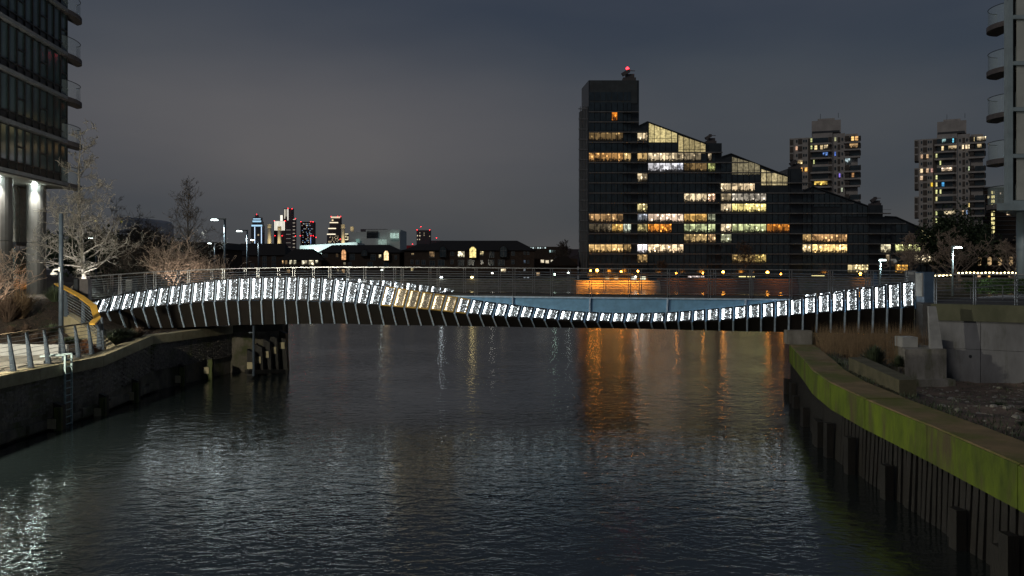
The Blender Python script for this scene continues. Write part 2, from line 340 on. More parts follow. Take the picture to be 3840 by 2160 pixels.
# quay wall
qw = thing('quay_wall', 'long dark brick quay wall with sandstone coping along the creek', 'wall', (-18, 36, 0))
b = MB()
for (D0, x0, z0), (D1, x1, z1) in zip(WALL[:-1], WALL[1:]):
    b.hexa([(x0 - .8, D0, -1.5), (x0 - .08, D0, -1.5), (x1 - .08, D1, -1.5), (x1 - .8, D1, -1.5), (x0 - .8, D0, z0 - .45), (x0 - .08, D0, z0 - .45), (x1 - .08, D1, z1 - .45), (x1 - .8, D1, z1 - .45)])
b.build('wall_core', M_mortar, qw)
def along(seglist, step):
    out = []
    for (D0, x0, z0), (D1, x1, z1) in zip(seglist[:-1], seglist[1:]):
        L = math.hypot(D1 - D0, x1 - x0); k = max(1, round(L / step))
        for i in range(k):
            a, c = i / k, (i + 1) / k
            out.append(((x0 + (x1 - x0) * a, D0 + (D1 - D0) * a, z0 + (z1 - z0) * a), (x0 + (x1 - x0) * c, D0 + (D1 - D0) * c, z0 + (z1 - z0) * c)))
    return out
for a, c in along(WALL[:5], 2.4):
    A = Vector(a); B_ = Vector(c); d = (B_ - A).normalized(); nrm = Vector((d.y, -d.x, 0)).normalized()
    A2 = A + d * .008; B2 = B_ - d * .008; zt = Vector((0, 0, 1)); fo = nrm * .06; bk = -nrm * .55; h = .46
    MB().hexa([A2 + bk - zt * h, A2 + fo - zt * h, B2 + fo - zt * h, B2 + bk - zt * h, A2 + bk, A2 + fo, B2 + fo, B2 + bk]).build('coping_stone', M_stone, qw)
# bricks in courses on the visible stretches
bks = []
for (D0, x0, z0), (D1, x1, z1) in zip(WALL[:4], WALL[1:5]):
    L = math.hypot(D1 - D0, x1 - x0); rot = math.atan2(D1 - D0, x1 - x0)
    for c in range(14):
        k = int(L / .45)
        for i in range(k):
            s = (i + (.5 if c % 2 else 0)) * .45
            if s + .44 > L: continue
            t = s / L; D = D0 + (D1 - D0) * t; x = x0 + (x1 - x0) * t; z = z0 + (z1 - z0) * t - .46 - (c + 1) * .1
            if 1920 + F * x / D < -30: continue
            bks.append((x, D, z, rot))
bks.sort(key=lambda q: q[1])
bm_ = MB().box(0, .435, .0, .06, .006, .092); bme = bpy.data.meshes.new('brick'); bme.from_pydata(bm_.v, [], bm_.f); bme.materials.append(M_brick)
rest = MB()
for i, (x, D, z, rot) in enumerate(bks):
    prd = R.uniform(.052, .072); nx, ny = math.sin(rot), -math.cos(rot)
    if i < 290:
        o = bpy.data.objects.new('brick', bme); C.objects.link(o); o.parent = qw; q = org(qw)
        o.location = (x - .08 * nx + nx * (prd - .06) - q.x, D - .08 * ny + ny * (prd - .06) - q.y, z - q.z); o.rotation_euler = (0, 0, rot)
        o.location.x += 0; o.scale = (1, -1 if False else 1, 1)
        o.location.x -= 0
        # brick thickness runs inwards from the face
        o.location.x += nx * .0; o.location.y += ny * .0
    else:
        ca, sa = math.cos(rot), math.sin(rot); px_, py_ = x - .08 * nx, D - .08 * ny
        pts = [(px_ + ca * u + nx * w, py_ + sa * u + ny * w, z + h) for h in (.006, .092) for u, w in ((0, -.02), (0, prd), (.435, prd), (.435, -.02))]
        rest.hexa(pts)
if rest.v: rest.build('far_brick_courses', M_brick, qw, kind='stuff')
# lower stone courses at the waterline
for k in range(14):
    D = 27 + k * 1.25; x = shore_x(D); h = R.uniform(.28, .42)
    MB().box(x - .25, x + .10 + R.uniform(-.03, .05), D, D + 1.2, .1, .1 + h).build('footing_stone', M_mortar, qw)
# timber fenders standing against the wall
for px, pyt, pyb, D, w in ((145, 1510, 1680, 33.4, .34), (420, 1475, 1600, 36.8, .30), (600, 1420, 1570, 40.5, .3), (770, 1365, 1450, 46.0, .3), (868, 1335, 1420, 48.8, .3)):
    x = shore_x(D) + .2; zt = PZ(pyt, D)
    f = MB().hexa([(x, D, -.6), (x + w, D, -.6), (x + w, D + w, -.6), (x, D + w, -.6), (x, D, zt), (x + w, D, zt - .12), (x + w, D + w, zt - .12), (x, D + w, zt)]).build('timber_fender', M_timber, qw)
    MB().box(x + w * .35, x + w + .05, D - .14, D - .004, -.6, zt - .18).build('facing_board', M_timbergreen, f)
    MB().box(x - .12, x + w * .6, D - .18, D - .006, zt - 1.0, zt - .62).build('packing_block', M_stone, f)
# group of tall dolphin piles at the corner of the wall under the bridge
for i, (px, pyt, D) in enumerate(((925, 1310, 50.5), (955, 1290, 51.2), (985, 1270, 51.8), (1012, 1255, 52.4), (1045, 1238, 53.0))):
    x = PXX(px, D); zt = PZ(pyt, D); w = .48
    f = MB().hexa([(x, D, -1), (x + w + .12, D, -1), (x + w + .12, D + .5, -1), (x, D + .5, -1), (x + .02, D, zt), (x + w - .06, D, zt - .22), (x + w - .06, D + .5, zt - .22), (x + .02, D + .5, zt)]).build('dolphin_pile', M_timber, qw)
    MB().box(x + .05, x + .40, D - .12, D - .005, zt - 1.15, zt - .75).build('packing_block', M_stone, f)
MB().beam(P(925, 1395, 49.6), P(1065, 1392, 52), .3, .22).build('waling_timber', M_timber, qw)
MB().hexa([(-17.1, 52.3, -1.5), (-14.3, 54.4, -1.5), (-14.6, 55.2, -1.5), (-17.5, 53.2, -1.5), (-17.1, 52.3, 3.6), (-14.3, 54.4, 3.6), (-14.6, 55.2, 3.6), (-17.5, 53.2, 3.6)]).build('corner_return', mat('bridge_shade_wall', (.055, .05, .042), .6, 0, .4, 1.6, bump=.4, col2=(.02, .02, .016), col3=(.035, .045, .015), s3=.8, amt=.55), qw)  # shade under the bridge is put into this darker wall colour

# steel ladder on the quay wall
ld = thing('quay_ladder', 'pale blue steel ladder hooked over the sandstone quay edge into the water', 'ladder', P(270, 1355, 34.3))
D0 = 34.3; xl = shore_x(D0) + .17
for dd in (0, .52):
    MB().beam((xl, D0 + dd, -.3), (xl, D0 + dd, 2.86), .07, .05).build('stile', M_ladder, ld)
    MB().beam((xl, D0 + dd, 2.86), (xl - 1.0, D0 + dd, 2.80), .07, .06).build('hook_arm', M_ladder, ld)
for k in range(10): MB().tube((xl, D0, .05 + k * .29), (xl, D0 + .52, .05 + k * .29), .022).build('rung', M_ladder, ld)
MB().box(xl - 1.3, xl - .85, D0 - .02, D0 + .55, 2.505, 2.62).build('anchor_block', M_conc, ld)

# near quay railing
qr = thing('quay_railing', 'slate grey wire railing with leaning posts along the paved quay edge', 'railing', (-18.6, 34, 2.5))
def rp(D): return -18.62 - .02 * (D - 34)
posts = [27.9, 29.2, 30.5, 31.8, 33.0, 34.3, 35.6, 36.8, 38.0]
for D in posts:
    x = rp(D)
    p = MB().hexa([(x - .10, D - .05, 2.5), (x + .10, D - .05, 2.5), (x + .10, D + .05, 2.5), (x - .10, D + .05, 2.5), (x - .22, D - .035, 3.88), (x - .14, D - .035, 3.88), (x - .14, D + .035, 3.88), (x - .22, D + .035, 3.88)]).build('post', M_greypost, qr)
    MB().box(x - .16, x + .16, D - .11, D + .11, 2.5, 2.53).build('base_plate', M_darksteel, p)
for k in range(8):
    f = (k + .6) / 8.4; MB().tube((rp(27) - .18 * f, 27, 2.5 + 1.38 * f), (rp(38) - .18 * f, 38, 2.5 + 1.38 * f), .009, n=4).build('wire', M_steel, qr)
MB().path([(rp(27) - .18, 27, 3.9), (rp(38) - .18, 38, 3.9)], .035, 8).build('top_rail', M_rail_wood, qr, smooth=True)

# low retaining wall behind the paving
lw = MB().hexa([P(-160, 1337, 37.2), P(258, 1331, 38.0), P(258, 1330, 38.3), P(-160, 1336, 37.6), P(-160, 1289, 37.2), P(258, 1293, 38.0), P(258, 1292, 38.3), P(-160, 1288, 37.6)]).build('retaining_wall', M_concpale)
tag(lw, 'low pale grey retaining wall between the quay paving and planted bank', 'wall')

# ramp kerb and yellow railing from the bridge down to the quay
KERB = [P(236, 1172, 44.2), P(268, 1190, 43.4), P(304, 1214, 42.6), P(330, 1234, 41.8), P(356, 1258, 41.0), P(382, 1282, 40.4), P(406, 1306, 39.6)]
rk = thing('ramp_kerb', 'yellow lit concrete kerb curving down the bank from bridge to quay', 'kerb', KERB[3])
for a, c in zip(KERB[:-1], KERB[1:]):
    w = Vector((.34, .22, 0)); dn = Vector((0, 0, 1.5))
    MB().hexa([a - dn, a + w - dn, c + w - dn, c - dn, a, a + w, c + w, c]).build('kerb_stone', M_stone, rk)
yr = thing('ramp_railing', 'wire railing with wide yellow handrail winding down from the bridge end', 'railing', KERB[3])
HR = [P(214, 1064, 44.8), P(234, 1075, 44.0), P(303, 1112, 42.8), P(350, 1148, 41.4), P(365, 1195, 40.0), P(343, 1216, 38.8)]
for a, c in zip(HR[:-1], HR[1:]): MB().beam(a, c, .30, .07).build('handrail', M_yellow, yr)
for (px, pt, pb, D) in ((238, 1076, 1178, 44.0), (249, 1084, 1180, 43.8), (313, 1122, 1215, 42.6), (372, 1200, 1305, 39.9), (384, 1190, 1308, 39.7)):
    p = P(px, pb, D); t = P(px - 3, pt, D)
    MB().hexa([p + Vector((-.11, -.05, -.1)), p + Vector((.11, -.05, -.1)), p + Vector((.11, .05, -.1)), p + Vector((-.11, .05, -.1)), t + Vector((-.04, -.04, 0)), t + Vector((.04, -.04, 0)), t + Vector((.04, .04, 0)), t + Vector((-.04, .04, 0))]).build('post', M_greypost, yr)
KL = [KERB[0], KERB[0], KERB[2], KERB[4], KERB[6], KERB[6] + Vector((-.5, -1.2, 0))]
for k in range(9):
    f = (k + .7) / 9.5; MB().path([a * (1 - f) + h * f for a, h in zip(KL, HR)], .011, 4).build('wire', M_steel, yr)

# ------------------------------------------------------------------ footbridge
BL = thing('footbridge', 'curving footbridge with glowing white perforated light panels and dark clad underside', 'bridge', (0, 45.5, 3))
def bD(px):   # distance of the kink line: straight line in plan, slightly nearer on the right
    x0, d0, x1, d1 = PXX(250, 48.6), 48.6, PXX(3460, 43.4), 43.4
    m = (px - 1920) / F; sl_ = (d1 - d0) / (x1 - x0); return (d0 - sl_ * x0) / (1 - sl_ * m)
def I(xs, ys): return lambda x: float(np.interp(x, xs, ys))
Ky = I([280, 402, 492, 581, 672, 764, 856, 944, 1033, 1162, 1251, 1340, 1428, 1521, 1616, 1709, 1802, 1901, 1998, 2096, 2195, 2296, 2396, 2500, 2600, 2707, 2811, 2915, 3021, 3125, 3231, 3337, 3450],
       [1186, 1173, 1162, 1152, 1144, 1134, 1129, 1127, 1126, 1131, 1134, 1142, 1148, 1156, 1164, 1175, 1184, 1192, 1197, 1203, 1207, 1210, 1211, 1210, 1208, 1205, 1197, 1192, 1181, 1174, 1166, 1159, 1152])
Ty = I([280, 402, 492, 581, 672, 764, 856, 947, 1085, 1180, 1240, 1310, 1390, 1475, 1521, 1567, 1614, 1709, 1802, 1901, 1998, 2096, 2195, 2296, 2396, 2500, 2600, 2707, 2811, 2915, 3021, 3125, 3231, 3337, 3450],
       [1145, 1109, 1094, 1080, 1067, 1055, 1045, 1040, 1038, 1040, 1046, 1056, 1068, 1080, 1087, 1094, 1101, 1116, 1130, 1142, 1153, 1164, 1170, 1174, 1174, 1172, 1164, 1155, 1144, 1130, 1115, 1099, 1082, 1066, 1052])
By = I([280, 402, 564, 693, 780, 867, 1085, 1260, 1446, 1633, 1964, 2454, 2707, 2968, 3178, 3450], [1226, 1229, 1231, 1227, 1222, 1219, 1215, 1213, 1219, 1221, 1227, 1234, 1241, 1245, 1249, 1253])
dTx = I([280, 402, 540, 810, 947, 1160, 1384, 1600, 1850, 2050, 2250, 2450, 2700, 3450], [26, 21, 16, 5, 4, 7, 19, 18, 16, 12, 9, 6, 1, -2])
dBx = I([280, 402, 580, 764, 867, 960, 1075, 1384, 1709, 1998, 2244, 2396, 2700, 3450], [26, 25, 25, 16, 11, 5, 8, 17, 18, 13, 12, 8, 0, -3])
sp = I([280, 402, 900, 1100, 1500, 2000, 2700, 3400], [44, 45, 44, 43.5, 46.5, 49, 52, 53])
st = [312.0]
while st[-1] < 3420: st.append(st[-1] + sp(st[-1]))
def KP(x): return P(x, Ky(x), bD(x))
def TP(x): return P(x + dTx(x), Ty(x), bD(x) + .45)
def BP(x): return P(x + dBx(x), By(x), bD(x) + .55)
def screen_mat(name, tint, strength, dark):
    m = bpy.data.materials.new(name); m.use_nodes = True; nt = m.node_tree; b = nt.nodes['Principled BSDF']
    g = N(nt, 'ShaderNodeNewGeometry'); uv = N(nt, 'ShaderNodeUVMap'); s = N(nt, 'ShaderNodeSeparateXYZ'); LK(nt, uv.outputs[0], s.inputs[0])
    vo = N(nt, 'ShaderNodeTexVoronoi'); vo.inputs['Scale'].default_value = 17; LK(nt, g.outputs['Position'], vo.inputs['Vector'])
    nz_ = N(nt, 'ShaderNodeTexNoise'); nz_.inputs['Scale'].default_value = 24; nz_.inputs['Detail'].default_value = 3; LK(nt, g.outputs['Position'], nz_.inputs['Vector'])
    a1 = N(nt, 'ShaderNodeMath', operation='ADD'); LK(nt, vo.outputs['Distance'], a1.inputs[0])
    m1 = N(nt, 'ShaderNodeMath', operation='MULTIPLY'); LK(nt, nz_.outputs['Fac'], m1.inputs[0]); m1.inputs[1].default_value = .9; LK(nt, m1.outputs[0], a1.inputs[1])
    # bright tubes along both vertical edges, more on the left edge
    def band(a, c, hi):
        n = N(nt, 'ShaderNodeMapRange'); n.inputs['From Min'].default_value = a; n.inputs['From Max'].default_value = c; n.inputs['To Min'].default_value = hi; n.inputs['To Max'].default_value = 0; LK(nt, s.outputs['X'], n.inputs['Value']); return n.outputs[0]
    eL = band(.12, .34, .55); eR = band(.96, .84, .34)
    a2 = N(nt, 'ShaderNodeMath', operation='SUBTRACT'); LK(nt, a1.outputs[0], a2.inputs[0]); LK(nt, eL, a2.inputs[1])
    a3 = N(nt, 'ShaderNodeMath', operation='SUBTRACT'); LK(nt, a2.outputs[0], a3.inputs[0]); LK(nt, eR, a3.inputs[1])
    mr = N(nt, 'ShaderNodeMapRange'); mr.inputs['From Min'].default_value = .36; mr.inputs['From Max'].default_value = .72; mr.inputs['To Min'].default_value = strength; mr.inputs['To Max'].default_value = dark
    LK(nt, a3.outputs[0], mr.inputs['Value'])
    b.inputs['Base Color'].default_value = (.02, .02, .02, 1); b.inputs['Emission Color'].default_value = (*tint, 1)
    oi = N(nt, 'ShaderNodeObjectInfo'); rv = N(nt, 'ShaderNodeMapRange'); rv.inputs['To Min'].default_value = .55; rv.inputs['To Max'].default_value = 1.25; LK(nt, oi.outputs['Random'], rv.inputs['Value'])
    rm = N(nt, 'ShaderNodeMath', operation='MULTIPLY'); LK(nt, mr.outputs[0], rm.inputs[0]); LK(nt, rv.outputs[0], rm.inputs[1]); LK(nt, rm.outputs[0], b.inputs['Emission Strength'])
    return m
M_screen = screen_mat('led_perforated_screen', (.86, .96, 1.0), 8.5, .08)
M_screen_w = screen_mat('warm_led_perforated_screen', (1.0, .82, .52), 3.4, .14)
M_frame = mat('black_panel_frame', (.020, .020, .022), .4, .3, .3, 6)
M_frame_g = mat('gold_lit_panel_frame', (.62, .40, .10), .35, .5, .25, 6)  # golden light falling on these frames is painted in as their colour
def lerp(a, c, t): return a + (c - a) * t
def quadslab(b, q, th):   # q: four corners (bl, br, tr, tl); thickness backwards
    nrm = (q[1] - q[0]).cross(q[3] - q[0]).normalized() * -th
    return b.hexa([q[0] + nrm, q[1] + nrm, q[1], q[0], q[3] + nrm, q[2] + nrm, q[2], q[3]])
FARO = 4.4
fTy = I([280, 402, 800, 1100, 1290, 1388, 1512, 1595, 1647, 1720, 1900, 2800, 2960, 3109, 3165, 3211, 3258, 3306, 3366, 3450],
        [1150, 1115, 1062, 1046, 1043, 1047, 1059, 1071, 1078, 1092, 1130, 1130, 1110, 1095, 1087, 1079, 1073, 1066, 1057, 1050])
for i in range(len(st) - 1):
    x0, x1 = st[i], st[i + 1]; K0, K1, T0, T1, B0, B1 = KP(x0), KP(x1), TP(x0), TP(x1), BP(x0), BP(x1)
    g = .10
    # dark cladding panel under the kink
    q = [lerp(B0, B1, g), lerp(B0, B1, .985), lerp(K0, K1, .985), lerp(K0, K1, g)]
    quadslab(MB(), q, .04).build('cladding_panel', M_clad, BL)
    # lit screen in its frame
    warm = 1400 < x0 < 1720
    up = Vector((0, 0, .035))
    q = [lerp(K0, K1, g + .03) + up, lerp(K0, K1, .965) + up, lerp(T0, T1, .965), lerp(T0, T1, g + .03)]
    fr = MB(); c = sum(q, Vector()) / 4; ins = []
    for k, p in enumerate(q):
        e1 = (q[(k + 1) % 4] - p).normalized(); e2 = (q[(k - 1) % 4] - p).normalized(); ins.append(p + (e1 + e2) * .070)
    nrm = (q[1] - q[0]).cross(q[3] - q[0]).normalized() * .05
    for k in range(4):
        k2 = (k + 1) % 4; fr.hexa([q[k] - nrm, q[k2] - nrm, ins[k2] - nrm, ins[k] - nrm, q[k] + nrm * .4, q[k2] + nrm * .4, ins[k2] + nrm * .4, ins[k] + nrm * .4])
    lp = fr.build('light_panel', M_frame_g if warm else M_frame, BL)
    sb = MB(); quadslab(sb, ins, .012); sb.uv = [(0, 0), (1, 0), (1, 0), (0, 0), (0, 1), (1, 1), (1, 1), (0, 1)]
    sb.build('screen', M_screen_w if 1430 < x0 < 1660 else M_screen, lp)
    # steel fin between the panels
    fb = MB(); w = .045
    dx = (K1 - K0).normalized() * .055
    for a, c_, fr0 in ((B0, K0, -.09), (K0, T0, .045)):
        f0 = Vector((0, fr0, 0)); f1 = Vector((0, .20, 0))
        fb.hexa([a + f0 - dx * .2, a + f0 + dx, a + f1 + dx, a + f1 - dx * .2, c_ + f0 - dx * .2, c_ + f0 + dx, c_ + f1 + dx, c_ + f1 - dx * .2])
    fb.build('fin', M_finsteel, BL)
    # far side light panel, seen across the deck
    Dk = bD(x0) + FARO; Dk1 = bD(x1) + FARO
    if x0 < 1720 or x0 > 2930:
        yb = 1094 if x0 < 2500 else 1112
        if x0 < 1180: yb = float(np.interp(x0, [300, 420, 800, 1180], [1168, 1160, 1110, 1094]))
        if fTy(x0) < yb - 6:
            q = [P(x0 + 6, yb, Dk), P(x1 - 4, yb, Dk1), P(x1 - 4 + 6, fTy(x1), Dk1 + .3), P(x0 + 6 + 6, fTy(x0), Dk + .3)]
            fp = MB(); quadslab(fp, [p + Vector((0, .03, 0)) for p in q], .03)
            fo_ = fp.build('light_panel', M_frame, BL)
            for k, p in enumerate(q): pass
            c = sum(q, Vector()) / 4; ins = [p + (c - p).normalized() * .05 + Vector((0, -.02, 0)) for p in q]
            sb = MB(); quadslab(sb, ins, .012); sb.uv = [(0, 0), (1, 0), (1, 0), (0, 0), (0, 1), (1, 1), (1, 1), (0, 1)]; sb.build('screen', M_screen, fo_)
# deck, girder, soffit
SX = list(np.linspace(285, 3455, 44))
dkY = I([285, 450, 600, 800, 1000, 1237, 1508, 1785, 2068, 2361, 2815, 3125, 3455], [1136, 1123, 1113, 1105, 1100.5, 1098.5, 1100, 1103, 1106, 1109, 1113, 1117, 1121])
ED = .95   # deck edge set back from the kink line
def deckz(x): return PZ(dkY(x), bD(x) + ED)
b = MB(); gd = MB(); sf = MB(); fl = MB()
for x0, x1 in zip(SX[:-1], SX[1:]):
    A0 = Vector((PXX(x0, bD(x0) + ED), bD(x0) + ED, deckz(x0))); A1 = Vector((PXX(x1, bD(x1) + ED), bD(x1) + ED, deckz(x1)))
    G0 = A0 + Vector((0, FARO - 1.7, 0)); G1 = A1 + Vector((0, FARO - 1.7, 0)); t = Vector((0, 0, .10))
    b.hexa([A0 - t, A1 - t, G1 - t, G0 - t, A0, A1, G1, G0])
    # sloping blue girder plate from under the deck edge towards the kink
    up0 = A0 + Vector((0, .05, -.14)); up1 = A1 + Vector((0, .05, -.14))
    lo0 = KP(x0) + Vector((0, .40, -.10)); lo1 = KP(x1) + Vector((0, .40, -.10))
    bk_ = Vector((0, .06, 0)); gd.hexa([lo0, lo1, lo1 + bk_, lo0 + bk_, up0, up1, up1 + bk_, up0 + bk_])
    s0, s1 = BP(x0), BP(x1); far = Vector((0, FARO - 1.0, 0)); u_ = Vector((0, 0, .05))
    sf.hexa([s0, s1, s1 + far, s0 + far, s0 + u_, s1 + u_, s1 + far + u_, s0 + far + u_])
    e = Vector((0, -.06, 0)); fl.hexa([A0 + e - Vector((0, 0, .17)), A1 + e - Vector((0, 0, .17)), A1 - Vector((0, 0, .17)) + bk_, A0 - Vector((0, 0, .17)) + bk_, A0 + e - t * .9, A1 + e - t * .9, A1 + bk_ - t * .9, A0 + bk_ - t * .9])
b.build('deck', M_asph, BL); gd.build('girder_plate', M_bluesteel, BL, smooth=False); sf.build('soffit', M_clad, BL); fl.build('edge_flange', M_finsteel, BL)
for px in (1630, 1922, 2212, 2503, 2796):
    x = px; A0 = Vector((PXX(x, bD(x) + ED), bD(x) + ED - .03, deckz(x) - .16)); lo = KP(x) + Vector((.0, .36, 0))
    MB().beam(A0, lo, .06, .16, Vector((0, 1, 0))).build('stiffener', M_finsteel, BL)
# railings on both deck edges
def pxs(start, step, n): return [start + step * k for k in range(n)]
nearp = [330, 450, 581, 708, 838, 968, 1102, 1237, 1368, 1508, 1643, 1785, 1927, 2068, 2214, 2361, 2507, 2660, 2815, 2965, 3118, 3270, 3434]
farp = [300, 420, 545, 670, 795, 920, 1045, 1175, 1305, 1435, 1480, 1612, 1742, 1873, 2001, 2134, 2268, 2402, 2540, 2680, 2820, 2965, 3110, 3250, 3400]
RH = 1.43
for nm, plist, off in (('near', nearp, ED - .02), ('far', farp, ED + FARO - 1.75)):
    top = []; 
    for x in plist:
        D = bD(x) + off; z = deckz(x); X = PXX(x, D); top.append(Vector((X, D, z)))
        pb = MB()
        for s in (-.06, .06):
            pb.hexa([(X + s - .014, D - .05, z - .12), (X + s + .014, D - .05, z - .12), (X + s + .014, D + .05, z - .12), (X + s - .014, D + .05, z - .12),
                     (X + s - .014, D - .03, z + RH), (X + s + .014, D - .03, z + RH), (X + s + .014, D + .03, z + RH), (X + s - .014, D + .03, z + RH)])
        pb.build('railing_post', M_steel, BL)
    for k in range(9):
        h = .16 + k * .135; MB().path([t + Vector((0, 0, h)) for t in top], .016, 4).build('wire', M_steel, BL)
    tr = MB()
    for a, c in zip(top[:-1], top[1:]): tr.beam(a + Vector((0, 0, RH + .02)), c + Vector((0, 0, RH + .02)), .09, .045)
    tr.build('top_rail', M_steel, BL)
# end posts
MB().pbox(3466, 3504, 1020, 1137, 42.6, .9).build('end_post', M_navy, BL, label='tall blue steel box post at the right bridge end')
MB().pbox(3458, 3465.5, 1024, 1112, 42.7, .7).build('end_post_cheek', M_concpale, BL)
MB().hexa([P(3262, 1092, 48.5), P(3300, 1092, 48.5), P(3300, 1092, 49), P(3262, 1092, 49), P(3274, 1022, 48.5), P(3287, 1022, 48.5), P(3287, 1022, 49), P(3274, 1022, 49)]).build('end_post', M_navy, BL)
MB().pbox(3408, 3436, 1016, 1058, 47.6, .5).build('end_post', M_concpale, BL)
MB().hexa([P(3446, 1250, 43.6), P(3474, 1250, 43.6), P(3474, 1250, 45), P(3446, 1250, 45), P(3446, 1137, 43.6), P(3474, 1137, 43.6), P(3474, 1137, 45), P(3446, 1137, 45)]).build('end_plate', M_bluesteel, BL)

# ------------------------------------------------------------------ right bank
# capping beam: front top edge line
BEAM = [(12, 9.6), (16.7, 10.0), (21, 10.3), (27.6, 10.6), (31.9, 11.3), (37, 12.6), (43.7, 14.2)]
def beam_x(D): return float(np.interp(D, [a for a, c in BEAM], [c for a, c in BEAM]))
M_algae = mat('algae_covered_concrete', (.15, .22, .010), .8, 0, .4, 1.3, bump=.3, bscale=16, col2=(.045, .072, .006), stretch=(1, 1, .45), detail=12, col3=(.085, .070, .035), s3=1.1, amt=.55, st3=(1, 1, .22))
M_beamtop = mat('brown_silted_concrete', (.26, .185, .095), .85, 0, .3, 1.2, bump=.3, col2=(.15, .115, .055), detail=9, col3=(.11, .125, .02), s3=.45, amt=.50)
cb = thing('capping_beam', 'long algae green concrete capping beam curving along the foreshore edge', 'beam', (11, 28, 1.5))
cuts = [12, 16.9, 21.2, 25.4, 29.0, 32.6, 36.2, 39.8, 43.7]
for a, c in zip(cuts[:-1], cuts[1:]):
    a2, c2 = a + .012, c - .012; z1 = 2.45 + R.uniform(-.008, .008); w = 1.25
    x0, x1 = beam_x(a2), beam_x(c2)
    s = MB().hexa([(x0, a2, 1.54), (x0 + w, a2, 1.54), (x1 + w, c2, 1.54), (x1, c2, 1.54), (x0, a2, z1 - .03), (x0 + w, a2, z1 - .03), (x1 + w, c2, z1 - .03), (x1, c2, z1 - .03)]).build('beam_section', M_algae, cb)
    MB().hexa([(x0 + .03, a2, z1 - .03), (x0 + w, a2, z1 - .03), (x1 + w, c2, z1 - .03), (x1 + .03, c2, z1 - .03), (x0 + .05, a2, z1), (x0 + w, a2, z1), (x1 + w, c2, z1), (x1 + .05, c2, z1)]).build('top_face', M_beamtop, s)
D = 12.2; k = 0
while D < 43.5:
    x = beam_x(D) + .12; w = R.uniform(.15, .24); l = R.uniform(-.05, .05)
    MB().hexa([(x + l - .1, D, -1.2), (x + .3 + l - .1, D, -1.2), (x + .3 + l - .1, D + w, -1.2), (x + l - .1, D + w, -1.2), (x, D, 1.535), (x + .3, D, 1.535), (x + .3, D + w, 1.535), (x, D + w, 1.535)]).build('timber_pile', M_timber, cb)
    if R.random() < .12:
        zt = R.uniform(.55, 1.2); MB().box(x - .36, x - .13, D - .05, D + .28, -1.2, zt).build('fender_stump', M_timber, cb)
    D += w + R.uniform(.06, .16); k += 1
b = MB(); 
for a, c in zip(cuts[:-1], cuts[1:]): b.hexa([(beam_x(a) + .5, a, -1.5), (beam_x(a) + .8, a, -1.5), (beam_x(c) + .8, c, -1.5), (beam_x(c) + .5, c, -1.5), (beam_x(a) + .5, a, 1.53), (beam_x(a) + .8, a, 1.53), (beam_x(c) + .8, c, 1.53), (beam_x(c) + .5, c, 1.53)])
b.build('sheet_wall', M_timber, cb)
MB().pbox(2958, 3046, 1240, 1292, 43.9, .8).build('end_block', M_conc, cb)

def terr_z(X, D):
    d = X - beam_x(min(D, 43.7)) - 1.25
    z = 2.30 - 1.15 * sst((D - 22) / 14) * sst((d - .4) / 3.0) + .05 * math.sin(X * 1.9 + D * .7) + .04 * math.sin(X * 4.1 - D * 2.3)
    return z + .45 * sst((d - 7.5) / 4)
b = MB(); Ds = list(np.arange(12, 46.1, .5)); nu = 34
for D in Ds:
    for i in range(nu): X = beam_x(min(D, 43.7)) + 1.0 + (i / (nu - 1)) ** 1.2 * 24; b.v.append((X, D, terr_z(X, D)))
for j in range(len(Ds) - 1):
    for i in range(nu - 1): a = j * nu + i; b.f.append((a, a + 1, a + nu + 1, a + nu))
b.build('foreshore_ground', M_shore, kind='structure', smooth=True)
# wrack, pebbles and sticks on the foreshore
b = MB()
for k in range(900):
    D = R.uniform(17, 37); X = beam_x(D) + 1.3 + R.random() ** .7 * 10; z = terr_z(X, D)
    if R.random() < .62: b.ball((X, D, z + .01), R.uniform(.02, .06), 5, 3, .6)
    else:
        a = R.uniform(0, 6.28); l = R.uniform(.1, .45); b.tube((X, D, z + .02), (X + math.cos(a) * l, D + math.sin(a) * l, z + R.uniform(.02, .07)), .012, .006, 3)
o = b.build('pebbles_and_sticks', M_conc, kind='stuff'); tag(o, 'scattered pebbles and driftwood twigs on the muddy foreshore', 'pebbles')
lw2 = MB().hexa([(12.25, 27, 1.6), (12.8, 27, 1.6), (13.7, 33.2, 1.6), (13.1, 33.2, 1.6), (12.25, 27, 2.80), (12.8, 27, 2.80), (13.7, 33.2, 2.88), (13.1, 33.2, 2.88)]).build('low_concrete_wall', mat('mossy_dark_concrete', (.13, .12, .075), .85, 0, .3, 1.5, bump=.3, col2=(.06, .06, .035)))
tag(lw2, 'low mossy concrete wall between capping beam and bridge pier', 'wall')
pr = thing('bridge_pier', 'stepped grey concrete pier block under the right bridge end', 'pier', (18.4, 39, 1))
MB().hexa([(17.5, 38, .7), (19.35, 38, .7), (20.4, 43.4, .7), (18.9, 43.4, .7), (17.5, 38, 2.74), (19.35, 38, 2.74), (20.4, 43.4, 2.74), (18.9, 43.4, 2.74)]).build('block', M_conc, pr)
MB().box(17.95, 19.55, 37.6, 38.6, .4, 1.43).build('footing', M_conc, pr)
MB().hexa([(18.78, 38.3, 2.745), (19.34, 38.3, 2.745), (19.40, 38.7, 2.745), (18.9, 38.7, 2.745), (18.80, 38.5, 4.62), (19.14, 38.5, 4.62), (19.2, 38.8, 4.62), (18.88, 38.8, 4.62)]).build('upstand', M_concpale, pr)
MB().box(17.85, 18.55, 39.0, 39.8, 2.742, 3.2).build('bearing_plinth', M_concpale, pr)
MB().box(18.3, 18.9, 40.4, 41.2, 2.742, 3.05).build('bearing', M_darksteel, pr)
